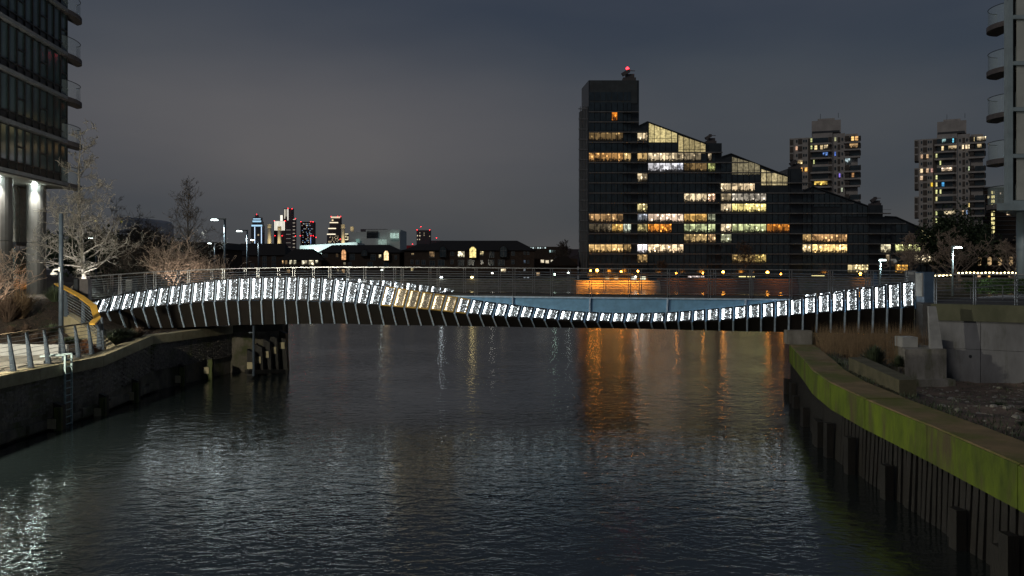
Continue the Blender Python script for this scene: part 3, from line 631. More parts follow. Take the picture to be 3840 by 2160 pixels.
# abutment retaining wall with cap, running forwards to the right
ab = thing('abutment_wall', 'tall grey concrete abutment wall with overhanging cap under the right approach', 'wall', (21, 39, 1.4))
A = Vector((19.75, 40.2, 0)); B_ = Vector((26.4, 35.4, 0)); n_ = Vector((-.58, -.81, 0))
def wal(z0, z1, f, bk, name, m, p=ab): return MB().hexa([A - n_ * bk + Vector((0, 0, z0)), A + n_ * f + Vector((0, 0, z0)), B_ + n_ * f + Vector((0, 0, z0)), B_ - n_ * bk + Vector((0, 0, z0)), A - n_ * bk + Vector((0, 0, z1)), A + n_ * f + Vector((0, 0, z1)), B_ + n_ * f + Vector((0, 0, z1)), B_ - n_ * bk + Vector((0, 0, z1))]).build(name, m, p)
M_abut = mat('grey_wall_concrete', (.25, .26, .28), .8, 0, .2, .8, bump=.15, bscale=10, col2=(.14, .145, .155), stretch=(1, 1, .4), col3=(.085, .09, .075), s3=.8, amt=.56, st3=(1.2, 1.2, .25))
A0_, B0_ = A.copy(), B_.copy()
for k in range(4):
    d_ = (B0_ - A0_).normalized() * .010; A, B_ = A0_.lerp(B0_, k / 4) + d_, A0_.lerp(B0_, (k + 1) / 4) - d_
    wal(.4, 2.62, -.004 * (k % 2), .6, 'wall_panel', M_abut); wal(2.635, 3.92, -.004 * (k % 2) + .003, .6, 'wall_panel', M_abut)
A, B_ = A0_, B0_
wal(3.92, 4.68, .12, .7, 'wall_cap', mat('mossy_cap_concrete', (.15, .155, .10), .85, 0, .3, 1, bump=.25, col2=(.075, .085, .05), stretch=(1, 1, .5)))
for t in (.20, .62):
    c = A.lerp(B_, t) + Vector((0, 0, 2.3)); MB().tube(c - n_ * .1, c + n_ * .02, .07, n=10).build('weep_hole', M_darksteel, ab)
# right bank ground and approach path
RBK = [(A.x - .2, A.y + .4), (B_.x, B_.y), (60, 30), (200, 60), (200, 200), (80, 110), (52, 80), (33, 56), (21, 44.5)]
b = MB().plan(RBK, 1.0, 4.64); b.build('right_bank_ground', M_asph, kind='structure')
b = MB().pts([(30, 45, 4.66), (60, 38, 4.66), (120, 60, 4.66), (80, 95, 4.66), (50, 72, 4.66)], [(0, 1, 2, 3, 4)]); b.build('lawn_ground', M_lawn, kind='structure')
# approach railing
ar = thing('approach_railing', 'galvanised wire railing along the right bridge approach above the concrete wall', 'railing', A + Vector((0, 0, 4.65)))
tops = []
for k in range(6):
    p = A.lerp(B_, .02 + k * .2) - n_ * .1; p.z = 4.64; tops.append(p)
    pb = MB()
    for s in (-.05, .05):
        q = p + Vector((s, 0, 0)); pb.box(q.x - .014, q.x + .014, q.y - .03, q.y + .03, 4.68, 6.05)
    pb.build('post', M_steel, ar)
for k in range(8): MB().path([t + Vector((0, 0, .2 + k * .15)) for t in tops], .011, 4).build('wire', M_steel, ar)
MB().path([t + Vector((0, 0, 1.42)) for t in tops], .03, 6).build('top_rail', M_steel, ar)
# sloping tube handrail further back
hr = thing('path_handrail', 'slim sloping steel handrail beside the lawn behind the approach railing', 'railing', P(3640, 1090, 47))
hp = [P(3500, 1092, 50), P(3640, 1080, 48), P(3760, 1070, 46.5), P(3860, 1064, 45)]
MB().path(hp, .03, 6).build('rail', M_steel, hr)
for q in hp: MB().tube(q, (q.x, q.y, 4.6), .03).build('post', M_steel, hr)

# ------------------------------------------------------------------ far bank
FB = 275.0
MB().pts([(-1500, FB + 6, 4.2), (2500, FB + 6, 4.2), (6000, 9000, 4.2), (-6000, 9000, 4.2)], [(0, 1, 2, 3)]).build('far_bank_ground', M_asph, kind='structure')
M_rev = mat('revetment_stone', (.34, .30, .24), .85, 0, .25, .6, bump=.2, col2=(.22, .19, .15))
def revet(px0, px1, y0, m, label):
    x0, x1 = PXX(px0, FB), PXX(px1, FB); g = (x1 - x0) / max(1, round((x1 - x0) / 4)); t = thing('embankment_wall', label, 'wall', (x0, FB, 0)); x = x0
    while x < x1 - .1:
        MB().hexa([(x + .02, FB - 2.2, -1), (x + g - .02, FB - 2.2, -1), (x + g - .02, FB + 6.5, -1), (x + .02, FB + 6.5, -1), (x + .02, FB + .3, y0), (x + g - .02, FB + .3, y0), (x + g - .02, FB + 6.5, y0), (x + .02, FB + 6.5, y0)]).build('wall_panel', m, t); x += g
revet(2160, 2476, 2.6, M_rev, 'orange lamplit sloping embankment wall below the stepped glass block')
revet(2477, 2990, 3.4, mat('brick_embankment', (.10, .055, .04), .85, 0, .3, .5), 'dark reddish embankment wall right of the orange lamplit one')
revet(600, 2158, 3.4, M_mortar, 'dark embankment wall at the foot of the brown brick houses')
revet(2992, 4400, 3.6, M_mortar, 'dark embankment wall on the far bank towards the church')

def lampicity(o_name, label, cat, base, top, head_len, group, m_head, m_pole, energy=0, col=(1, 1, 1), dirx=-1, r=.07, spot=None):
    t = thing(o_name, label, cat, base, group); b3 = Vector(base); h = Vector((base[0], base[1], top))
    MB().tube(b3, h, r * 1.3, r, 8).build('pole', m_pole, t, smooth=True)
    e = h + Vector((dirx * head_len, 0, 0))
    MB().beam(h + Vector((-dirx * r, 0, 0)), e, .16, .10).build('arm', m_pole, t)
    hd = MB().hexa([e + Vector((-.22, -.12, -.11)), e + Vector((.22, -.12, -.11)), e + Vector((.22, .12, -.11)), e + Vector((-.22, .12, -.11)), e + Vector((-.20, -.10, -.02)), e + Vector((.20, -.10, -.02)), e + Vector((.20, .10, -.02)), e + Vector((-.20, .10, -.02))]).build('luminaire', m_head, t)
    if energy:
        L = bpy.data.lights.new('lamp_light', 'SPOT' if spot else 'POINT'); L.energy = energy; L.color = col; L.shadow_soft_size = .2
        if spot: L.spot_size = spot; L.spot_blend = .5
        lo = bpy.data.objects.new('lamp_light', L); C.objects.link(lo); lo.location = e + Vector((0, 0, -.3))
    return t
far_lamps = [(2215, 1015, 'leftmost sodium lamp above the orange embankment wall'), (2239, 1014, 'brightest sodium lamp above the orange embankment wall'), (2329, 1019, 'sodium lamp over the middle of the orange embankment wall'),
             (2392, 1017, 'sodium lamp left of the bright doorway on the far embankment'), (2535, 1024, 'sodium lamp just right of the orange embankment wall'), (2635, 1024, 'sodium lamp above the shop window on far embankment'),
             (2711, 1021, 'tall sodium lamp above the reddish embankment wall'), (2877, 1022, 'large sodium lamp near the centre of the right railing'), (2927, 1027, 'small yellow sodium lamp right of the large one'), (3225, 1027, 'sodium lamp behind the railing near the right light panels')]
for px, py, lb in far_lamps:
    big = px in (2711, 2877, 2239, 3225); c = P(px, py, FB + 1.5)
    t = thing('sodium_street_lamp', lb, 'street lamp', (c.x, c.y, 3.0), 'orange lamps along the far embankment')
    MB().tube((c.x, c.y, 2.6), (c.x, c.y, c.z), .09, n=6).build('pole', M_darksteel, t)
    MB().ball((c.x, c.y - .3, c.z), .46 if big else .30, 8, 6).build('globe', M_sodium, t)
    L = bpy.data.lights.new('lamp_light', 'SPOT'); L.energy = 6000 if px < 2450 else 450; L.color = (1, .34, .025); L.shadow_soft_size = .3; L.spot_size = math.radians(110); L.spot_blend = .6
    lo = bpy.data.objects.new('lamp_light', L); C.objects.link(lo); lo.location = (c.x, FB - 2.5, c.z + .3); lo.rotation_euler = (math.radians(38), 0, 0)
for px, py, s, cl, lb in ((1655, 1041, .45, (.85, .95, 1), 'bright white quay light in front of the brown houses'), (1770, 1039, .45, (1, .8, .35), 'yellow quay light below the lit dormer house'), (1846, 1025, .3, (1, .95, .8), 'small white quay lamp right of the yellow quay light'),
                      (2080, 1029, .35, (.7, 1, .8), 'greenish white quay lamp between houses and glass block'), (2131, 1022, .32, (.9, 1, .9), 'pale quay lamp nearest the foot of the glass block'), (1432, 1013, .3, (.85, 1, .9), 'tiny greenish quay lamp behind the curved part of railing'), (2383, 1039, .35, (1, 1, .85), 'twin pale quay lamp beside the bright doorway')):
    c = P(px, py, FB - .4); t = thing('quay_lamp', lb, 'lamp', (c.x, c.y, 2.6), 'small quay lamps on the far bank')
    MB().tube((c.x, c.y, 2.2), c, .06, n=5).build('pole', M_darksteel, t); MB().ball(c, s, 8, 6).build('globe', emit('quay_globe_%d' % px, cl, 9, True), t)
# pavilion with bright doorway behind the orange wall
pv = thing('riverside_pavilion', 'low flat roofed riverside pavilion with bright doorway and orange lit front', 'building', P(2330, 1062, 283))
MB().pbox(2210, 2430, 1036, 1066, 284, 6).build('wall', M_rev, pv); MB().pbox(2204, 2440, 1026, 1035.5, 282, 9).build('roof', M_darksteel, pv)
for x0, x1, c in ((2402, 2421, (1, 1, .72, 3.2)), (2270, 2284, (1, .7, .3, 2.2)), (2303, 2318, (1, .6, .25, 1.4)), (2366, 2386, (1, .95, .8, 2.0))): ppane('window', M_room, x0, x1, 1038, 1062, 283.9, .08, pv, c)
sh = thing('riverside_kiosk', 'low kiosk with pinkish white lit windows behind the reddish embankment wall', 'building', P(2612, 1062, 283))
MB().pbox(2575, 2650, 1030, 1066, 284, 5).build('wall', M_houseb, sh); MB().pbox(2570, 2655, 1027, 1029.5, 283, 7).build('roof', M_roof, sh)
for k in range(4): ppane('window', M_room, 2580 + k * 16, 2593 + k * 16, 1034, 1060, 283.9, .08, sh, (1, .82, .75, 1.1))
for (x0, x1, y0, y1, lb) in ((2780, 2830, 1035, 1048, 'yellow lit canopy beside trees behind the reddish embankment'), (3055, 3092, 1033, 1058, 'cluster of yellow lit stall fronts behind right railing')):
    ca = thing('market_canopy', lb, 'canopy', P(x0, 1062, 284)); MB().pbox(x0, x1, y0, y0 + 4, 284, 3).build('roof', M_lampw if False else emit('canopy_glow', (1, .85, .35), 1.6), ca)
    for x in (x0 + 2, (x0 + x1) / 2, x1 - 2): MB().pbox(x - 1, x + 1, y0 + 4, 1066, 284.2, .1).build('post', M_darksteel, ca)

# --- brown brick houses
def house(name, label, walls, roofpoly, D, dep, windows, dormers=()):
    t = thing(name, label, 'house', P(walls[0][0], 1080, D))
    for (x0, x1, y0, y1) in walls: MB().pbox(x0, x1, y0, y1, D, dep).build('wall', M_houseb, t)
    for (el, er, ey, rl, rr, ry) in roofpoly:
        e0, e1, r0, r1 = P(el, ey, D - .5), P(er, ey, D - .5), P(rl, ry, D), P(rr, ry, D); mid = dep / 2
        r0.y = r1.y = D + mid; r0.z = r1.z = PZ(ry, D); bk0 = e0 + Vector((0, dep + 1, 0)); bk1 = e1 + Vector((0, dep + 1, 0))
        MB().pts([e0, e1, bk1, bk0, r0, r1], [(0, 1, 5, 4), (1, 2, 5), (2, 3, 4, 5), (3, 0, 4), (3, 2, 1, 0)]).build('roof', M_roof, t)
    for w in windows:
        x0, x1, y0, y1 = w[:4]; c = w[4] if len(w) > 4 else None
        fr = MB(); d = .9
        for q in ((x0 - d, x0, y0 - d, y1 + d), (x1, x1 + d, y0 - d, y1 + d), (x0, x1, y0 - d, y0), (x0, x1, y1, y1 + d), ((x0 + x1) / 2 - .35, (x0 + x1) / 2 + .35, y0, y1), (x0, x1, y0 * .65 + y1 * .35 - .3, y0 * .65 + y1 * .35 + .3)): fr.pbox(*q, D - .12, .1)
        f = fr.build('window', M_slabedge, t); ppane('pane', M_room if c else M_glass, x0, x1, y0, y1, D - .06, .05, f, c)
    for (x0, x1, y0, y1, c) in dormers:
        xm = (x0 + x1) / 2; Dd = D - 1.0
        poly = [(PXX(x0 - 3, Dd), PZ(y1, Dd)), (PXX(x1 + 3, Dd), PZ(y1, Dd)), (PXX(x1 + 3, Dd), PZ(y0 + 8, Dd)), (PXX(xm, Dd), PZ(y0 - 4, Dd)), (PXX(x0 - 3, Dd), PZ(y0 + 8, Dd))]
        dm = MB().front(poly, Dd, D + 4).build('dormer', M_roof, t)
        pg = [(PXX(x0, Dd), PZ(y1, Dd)), (PXX(x1, Dd), PZ(y1, Dd)), (PXX(x1, Dd), PZ(y0 + 9, Dd)), (PXX(xm + 4, Dd), PZ(y0 + 1, Dd)), (PXX(xm - 4, Dd), PZ(y0 + 1, Dd)), (PXX(x0, Dd), PZ(y0 + 9, Dd))]
        p_ = MB().front(pg, Dd - .06, Dd - .01).build('pane', M_lit if c else M_glass, dm)
        if c: p_.color = c
        fb_ = MB(); fb_.pbox(xm - .4, xm + .4, y0 + 2, y1, Dd - .14, .06); fb_.pbox(x0, x1, y0 + 17, y0 + 18, Dd - .14, .06); fb_.build('glazing_bar', M_slabedge, dm)
W1 = (1, .86, .55); WO = (1, .62, .28)
HD = 288
house('brick_house', 'dark brown brick house with long roof behind the left lamp posts', [(850, 1062, 956, 1085)], [(842, 1070, 957, 880, 1050, 911)], HD + 14, 14,
      [(x, x + 14, y, y + 18) for x in (985, 1020) for y in (950 + 12, 985)] + [(868, 882, 962, 980), (940, 952, 988, 1002)])
house('brick_house', 'low brown brick house with a row of small lit windows', [(1050, 1204, 975, 1085)], [(1040, 1214, 976, 1088, 1160, 932)], HD - 4, 12,
      [(1058, 1065, 977, 992, (*WO, .5)), (1070, 1077, 977, 992, (*WO, .4)), (1086, 1095, 976, 993, (1, .9, .62, 1.5)), (1102, 1110, 976, 992, (1, .9, .62, 1.6)), (1132, 1141, 977, 994, (1, .9, .65, 1.7)), (1143.5, 1152, 977, 993, (1, .85, .6, 1.0)), (1158, 1177, 976, 996, (1, .88, .6, 2.0)), (1184, 1192, 976, 988, (1, .92, .66, 1.8)),
       (1076, 1086, 1012, 1024, (*WO, 1.2)), (1020 + 60, 1096, 1040, 1054)])
house('brick_house', 'brown brick house with two orange lit arched dormers', [(1206, 1498, 946, 1085)], [(1190, 1512, 947, 1228, 1448, 916)], HD, 16,
      [(1197 + 12, 1217, 953, 966), (1213 + 7, 1228, 952, 964), (1260, 1268, 952, 967, (*WO, .12)), (1312, 1330, 953, 975), (1421, 1429, 955, 969, (1, .85, .5, 1.6)), (1390, 1408, 955, 975), (1288, 1296, 984, 994, (*W1, 1.0)), (1306, 1318, 984, 998), (1379, 1397, 983, 1000), (1440, 1456, 983, 1000), (1480, 1488, 958, 972), (1282, 1292, 1011, 1026, (*WO, 1.0)), (1264, 1270, 1011, 1022, (*W1, .9)), (1215, 1222, 985, 997)],
      [(1281, 1297, 936, 974, (1, .50, .22, .9)), (1356, 1376, 936, 960, None), (1440, 1457, 940, 976, (1, .70, .36, 1.7))])
house('brick_house', 'long brown brick house with a bright yellow lit dormer', [(1516, 2003, 938, 1085)], [(1500, 2012, 939, 1660, 1940, 899), (1505, 1640, 941, 1560, 1590, 911)], HD, 18,
      [(1543, 1552, 950, 957, (1, .7, .35, 1.0)), (1610, 1629, 944, 966, (1, .62, .3, .45)), (1690, 1702, 945, 958), (1718, 1741, 943, 966, (1, .9, .6, 1.7)), (1801, 1813, 943, 958, (1, .8, .4, 1.7)), (1835, 1853, 945, 965), (1918, 1930, 943, 958),
       (1540, 1549, 975, 990), (1560, 1572, 976, 992), (1582, 1594, 976, 992), (1612, 1630, 978, 996), (1643, 1666, 975, 996), (1690, 1700, 975, 990), (1718, 1740, 975, 996), (1754, 1778, 974, 995), (1802, 1812, 975, 991), (1830, 1853, 975, 996), (1868, 1892, 974, 996), (1918, 1929, 975, 990), (1964, 1970, 944, 955), (1977, 1984, 944, 955), (1964, 1970, 976, 988, (.5, .7, 1, .25)), (1977, 1984, 976, 988),
       (1541, 1550, 1006, 1019, (1, .8, .4, 1.6)), (1879, 1897, 1008, 1023, (1, .8, .5, 1.2)), (1964, 1970, 1008, 1018, (.8, .9, 1, .6)), (1964, 1970, 1038, 1050, (.8, .9, 1, .9)), (1977, 1984, 1038, 1050, (.8, .9, 1, .9))],
      [(1650, 1672, 923, 964, None), (1761, 1785, 925, 966, (1, .80, .30, 1.25)), (1876, 1900, 922, 964, None)])
# small dark buildings between the houses and the glass block
sb_ = thing('riverside_building', 'small dark gabled building left of the glass apartment block', 'building', P(2080, 1080, 300))
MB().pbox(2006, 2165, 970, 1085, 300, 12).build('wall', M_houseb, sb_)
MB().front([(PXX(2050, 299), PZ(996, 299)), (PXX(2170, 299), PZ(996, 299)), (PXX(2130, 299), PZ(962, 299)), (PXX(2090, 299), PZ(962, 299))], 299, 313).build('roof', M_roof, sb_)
for x, y, c in ((2028, 962 + 12, (1, .85, .6, .9)), (2046, 976, (1, .85, .6, .7)), (2066, 975, (1, .9, .7, 1.0)), (2012, 1022, (1, .7, .4, .5))): ppane('window', M_lit, x, x + 12, y, y + 11, 299.9, .06, sb_, c)
fl_ = thing('flat_roofed_block', 'pale lit flat roofed block peeping between trees left of the glass block', 'building', P(2030, 1000, 420))
MB().pbox(1974, 2130, 925, 1000, 420, 20).build('wall', M_houseb, fl_)
for k in range(8): ppane('window', M_lit, 1979 + k * 9, 1984 + k * 9, 927, 932, 419.9, .1, fl_, (.8, 1, 1, .8 if k % 3 else .1))
for k in range(3): ppane('window', M_lit, 2060 + k * 9, 2066 + k * 9, 938, 946, 419.9, .1, fl_, (.7, 1, 1, .7 if k == 0 else .08))

# ------------------------------------------------------------------ stepped glass apartment block
GD = 292.0
gb = thing('stepped_glass_block', 'tall stepped glass apartment block with sloping roofs and many lit rooms', 'building', P(2400, 1080, GD))
def tp(px, py): return (PXX(px, GD), PZ(py, GD))
MB().plan([(PXX(2208, GD), GD + .5), (PXX(2397, GD), GD + .5), (PXX(2397, GD), GD + 19), (PXX(2181, GD + 14), GD + 14)], 2, PZ(300, GD)).build('tower_core', M_facade, gb)
MB().plan([(PXX(2171, GD + 12), GD + 12), (PXX(2206, GD + .8), GD + .8), (PXX(2206, GD), GD + 17), (PXX(2176, GD + 17), GD + 17)], 2, PZ(397, GD)).build('tower_flank', M_facade, gb)
sil = [tp(2397, 1085), tp(3566, 1085), tp(3566, 905), tp(3360, 815), tp(3318, 812), tp(3318, 905), tp(3312, 770), tp(3256, 770), tp(3048, 700), tp(3012, 715), tp(3009, 632), tp(2955, 632), tp(2955, 661), tp(2741, 577), tp(2709, 588), tp(2708, 536), tp(2646, 536), tp(2428, 457), tp(2397, 472)]
for a, c, y0, y1 in ((2397, 2428, 472, 457), (2428, 2646, 457, 538), (2646, 2708, 536, 536), (2708, 2741, 588, 577), (2741, 2955, 577, 661), (2955, 3010, 632, 632), (3010, 3048, 716, 700), (3048, 3256, 700, 773), (3256, 3313, 769, 769), (3313, 3360, 812, 814), (3360, 3566, 814, 905)):
    MB().front([tp(a, 1085), tp(c, 1085), tp(c, y1), tp(a, y0)], GD + .5, GD + 17).build('storey_block', M_facade, gb)
def topy(x):
    return float(np.interp(x, [2169, 2206, 2207, 2397, 2397.1, 2428, 2646, 2646.1, 2708, 2708.1, 2741, 2955, 2955.1, 3010, 3010.1, 3048, 3256, 3256.1, 3313, 3313.1, 3360, 3566], [397, 397, 300, 300, 472, 457, 538, 536, 536, 588, 577, 661, 632, 632, 716, 700, 773, 769, 769, 812, 814, 905]))
def fy(k): return 917 - 38.1 * (k - 2)       # window head row of storey k
LIT = {}
def lit(k, x0, x1, c): LIT.setdefault(k, []).append((x0, x1, c))
wr = (1, .76, .46); ww = (1, .88, .68); yw = (1, .90, .50); gw = (.86, 1, .68); orr = (1, .50, .17)
lit(15, 2298, 2314, (1, .45, .12, 1.0)); lit(13, 2208, 2336, (*wr, .17)); lit(13, 2395, 2417, (*ww, 1.0))
lit(11, 2208, 2336, (1, .66, .36, .55)); lit(11, 2338, 2367, (1, .78, .48, .9)); lit(11, 2390, 2425, (1, .78, .48, .8)); lit(11, 2430, 2542, (*ww, 1.3)); lit(11, 2553, 2622, (*ww, .32)); lit(11, 2656, 2672, (*ww, .35))
lit(10, 2430, 2540, (.9, .95, 1, 1.0)); lit(10, 2540, 2564, (.8, .9, 1, .7)); lit(10, 2566, 2645, (*wr, .22)); lit(10, 2656, 2682, (.9, 1, .55, .7))
lit(9, 2389, 2418, (*ww, .9)); lit(9, 2420, 2430, (*ww, .3))
lit(8, 2703, 2735, (*ww, 1.4)); lit(8, 2738, 2832, (1, .86, .66, 1.3)); lit(8, 2890, 2899, (*ww, .6))
lit(7, 2566, 2650, (*ww, 1.4)); lit(7, 2656, 2682, (1, .75, .6, 1.6)); lit(7, 2703, 2743, (*ww, .38)); lit(7, 2745, 2873, (1, .95, .85, .45))
lit(6, 2390, 2428, (1, .90, .58, .9)); lit(6, 2703, 2743, (*ww, 1.3)); lit(6, 2745, 2873, (*yw, 1.6))
lit(5, 2206, 2332, (1, .72, .46, .5)); lit(5, 2390, 2428, (.75, .9, 1, .4)); lit(5, 2432, 2560, (1, .84, .72, 1.1)); lit(5, 2566, 2650, (1, .72, .36, .75)); lit(5, 2656, 2682, (.9, 1, .8, .45))
lit(4, 2214, 2290, (*ww, .10)); lit(4, 2290, 2332, (1, .72, .35, .9)); lit(4, 2338, 2367, (.88, 1, .88, 1.2)); lit(4, 2390, 2425, (1, .9, .55, .45)); lit(4, 2432, 2520, (*orr, 1.1)); lit(4, 2566, 2650, (*gw, .85)); lit(4, 2656, 2682, (*gw, .7)); lit(4, 2703, 2743, (*ww, 1.2)); lit(4, 2745, 2873, (.88, 1, .66, 1.1)); lit(4, 2875, 2962, (*orr, .55))
lit(3, 2566, 2650, (1, .8, .5, .75)); lit(3, 2656, 2680, (1, .76, .52, 1.0)); lit(3, 2703, 2743, (.9, .98, .75, .8)); lit(3, 3018, 3040, (*wr, .5)); lit(3, 3046, 3177, (1, .70, .44, .75))
lit(2, 2206, 2332, (1, .76, .46, 1.1)); lit(2, 2345, 2367, (*wr, .4)); lit(2, 2388, 2428, (.98, .97, 1, 2.6)); lit(2, 2430, 2562, (1, .84, .64, 1.9)); lit(2, 3010, 3042, (1, .85, .6, 1.2)); lit(2, 3046, 3177, (1, .78, .46, 2.6)); lit(2, 3303, 3340, (1, .95, .75, 1.1)); lit(2, 3358, 3450, (.95, 1, .60, 1.8)); lit(2, 2172, 2206, (.6, 1, .9, .25))
lit(1, 2747, 2830, (1, .78, .46, .55)); lit(1, 2830, 2873, (1, .82, .42, .7)); lit(1, 3318, 3336, (*ww, .5)); lit(1, 3437, 3517, (1, .9, .72, 1.1)); lit(1, 2395, 2420, (*wr, .5))
lit(0, 3180, 3256, (1, .88, .6, 1.0)); lit(0, 3358, 3392, (1, .65, .25, 1.1))
# pane grid
cells = []
secs = [(2208, 2337, 6), (2338, 2367, 2), (2390, 2428, 2), (2430, 2563, 6), (2565, 2651, 4), (2655, 2683, 2), (2703, 2743, 2), (2745, 2874, 6), (2875, 2961, 4), (3010, 3043, 2), (3046, 3178, 6), (3179, 3257, 4), (3303, 3341, 2), (3358, 3452, 4), (3453, 3558, 5)]
for k in range(0, 18):
    y0 = fy(k); y1 = y0 + 31
    for a, c, n_p in secs:
        w = (c - a) / n_p
        for j in range(n_p):
            x0, x1 = a + j * w, a + (j + 1) * w; xm = (x0 + x1) / 2
            if y0 < topy(x0) + 4 or y0 < topy(x1) + 4: continue
            col = None
            for p, q, cc in LIT.get(k, []):
                if p - 2 <= xm <= q + 2: col = cc
            cells.append((x0 + 1.3, x1 - 1.3, y0, y1, col))
atria = [(2433, 2540, 462, 501, 533, (1, .88, .52, 1.0), 5), (2544, 2647, 506, 541, 574, (1, .86, .52, .55), 5), (2745, 2851, 588, 618, 654, (1, .92, .70, .30), 5), (2855, 2955, 634, 664, 694, (1, .88, .60, .62), 5), (3458, 3556, 863, 905, 921, (1, .90, .58, 1.1), 5), (3052, 3152, 711, 742, 775, None, 5), (3158, 3254, 750, 776, 812, None, 5)]
cells = [c for c in cells if not any(a - 4 < (c[0] + c[1]) / 2 < b_ + 4 and c[2] < y2 - 4 for a, b_, y0, y1, y2, cc, n in atria)]
cells.sort(key=lambda c: 0 if c[4] else 1)
dark = MB(); made = 0
for x0, x1, y0, y1, col in cells:
    if made < 290:
        cc = None
        if col: j = R.uniform(.75, 1.25); cc = (col[0], col[1] ** 1.5 * .95, col[2] ** 1.7 * .92, col[3] * j * 1.45)
        ppane('pane', M_room if col else M_glass, x0, x1, y0, y1, GD + .2, .1, gb, cc); made += 1
    else: dark.pbox(x0, x1, y0, y1, GD + .2, .1)
if dark.v: dark.build('dark_panes', M_glass, gb, kind='stuff')
for a, c, y0, y1, yb, col, n_p in atria:
    w = (c - a) / n_p
    for j in range(n_p):
        x0, x1 = a + j * w + 1.3, a + (j + 1) * w - 1.3; t0 = y0 + (y1 - y0) * j / n_p; t1 = y0 + (y1 - y0) * (j + 1) / n_p
        p_ = MB().front([tp(x0, yb), tp(x1, yb), tp(x1, t1), tp(x0, t0)], GD + .2, GD + .3).build('sloping_pane', M_lit if col else M_glass, gb)
        if col: p_.color = (col[0], col[1] * .93, col[2] * .72, col[3] * R.uniform(.5, .95))
    MB().pbox(a, c, yb - 14, yb - 12.6, GD + .05, .1).build('transom', M_facade, gb)
# slab edges and balconies per storey
for k in range(-1, 17):
    y = fy(k) + 33.2
    xs = [(2208, 2337)]
    xr = 2430
    x = 2430
    while x < 3566 and topy(x) < y - 6: x += 4
    if y > 540 and x > 2440: xs.append((2430, x))
    for a, c in xs: MB().pbox(a, c, y, y + 4.2, GD - .1, .55).build('slab_edge', M_slabedge, gb)
    for a, c in ((2338, 2427), (2653, 2702), (2962, 3044), (3258, 3342)):
        if a == 2338 and y < 470: c = 2396
        if topy(a + 10) < y - 20:
            bl_ = MB().pbox(a, c, y + .5, y + 4, GD - 1.4, 1.4).build('balcony', M_slabedge, gb)
            MB().pbox(a, c, y - 12, y - 11, GD - 1.4, .06).build('balcony_rail', M_darksteel, bl_)
for x in (2429, 2564, 2652, 2744, 2874, 2961, 3045, 3178, 3257): 
    if True: MB().pbox(x - 1.2, x + 1.2, topy(x) + 3, 1080, GD - .05, .4).build('pier', M_facade, gb)
MB().pbox(2212, 2390, 301, 388, GD + .3, .15).build('crown_panel', mat('plant_screen', (.045, .055, .06), .6, 0, .3, .4), gb)
for yk in range(0, 15):
    y = 410 + yk * 38.1
    MB().hexa([P(2169, y, GD + 11.6), P(2205, y, GD + .5), P(2206, y, GD + 2), P(2172, y, GD + 13), P(2169, y - 4, GD + 11.6), P(2205, y - 4, GD + .5), P(2206, y - 4, GD + 2), P(2172, y - 4, GD + 13)]).build('slab_edge', M_slabedge, gb)
for k in range(1, 6):
    t_ = k / 6; D = GD + .7 + (12 - .8) * t_; x = 2206 + (2171 - 2206) * t_; MB().beam(P(x - .6, 1040, D - .05), P(x - .6, 399, D - .05), .22, .22).build('flank_mullion', M_slabedge, gb)
# roof lines, brighter edge caps
for pl in ([(2397, 472), (2428, 457), (2646, 538)], [(2708, 588), (2741, 577), (2955, 661)], [(3012, 715), (3048, 700), (3256, 773)], [(3318, 812), (3360, 814), (3566, 905)]):
    for a, c in zip(pl[:-1], pl[1:]): MB().beam(P(a[0], a[1] - 1, GD + .2), P(c[0], c[1] - 1, GD + .2), .5, .28).build('roof_edge', M_facade, gb)
# facade maintenance cranes on the roofs
M_crane = mat('crane_grey', (.085, .075, .078), .6, 0, .2, .5)
for x, y, s, lb, red in ((2345, 299, 1.0, 'roof crane with red lamp on top of the glass tower', True), (2655, 535, .8, 'small roof crane on the second step of the glass block', False), (2972, 631, .8, 'small roof crane in front of the left concrete tower', False), (3275, 768, .75, 'small roof crane on the lowest tall step of the glass block', False)):
    t = thing('roof_crane', lb, 'crane', P(x, y, GD + 6), 'maintenance cranes on the glass block'); D = GD + 6
    MB().pbox(x - 8 * s, x + 40 * s, y - 9 * s, y + 12, D, 3).build('base', M_crane, t)
    MB().pbox(x + 2 * s, x + 34 * s, y - 22 * s, y - 9.3 * s, D + .3, 2.4).build('cab', M_crane, t)
    MB().beam(P(x - 12 * s, y - 18 * s, D + .1), P(x + 14 * s, y - 34 * s, D + .1), 1.2, .9 * s + .3).build('jib', M_crane, t)
    MB().beam(P(x + 14 * s, y - 34 * s, D + .1), P(x + 36 * s, y - 33 * s, D + .1), .25, .2).build('boom_end', M_crane, t)
    MB().pbox(x + 6 * s, x + 18 * s, y - 40 * s, y - 30 * s, D + .2, 1).build('winch', M_crane, t)
    if red: MB().ball(P(x + 8, y - 42, D), .55).build('warning_lamp', M_redlamp, t)

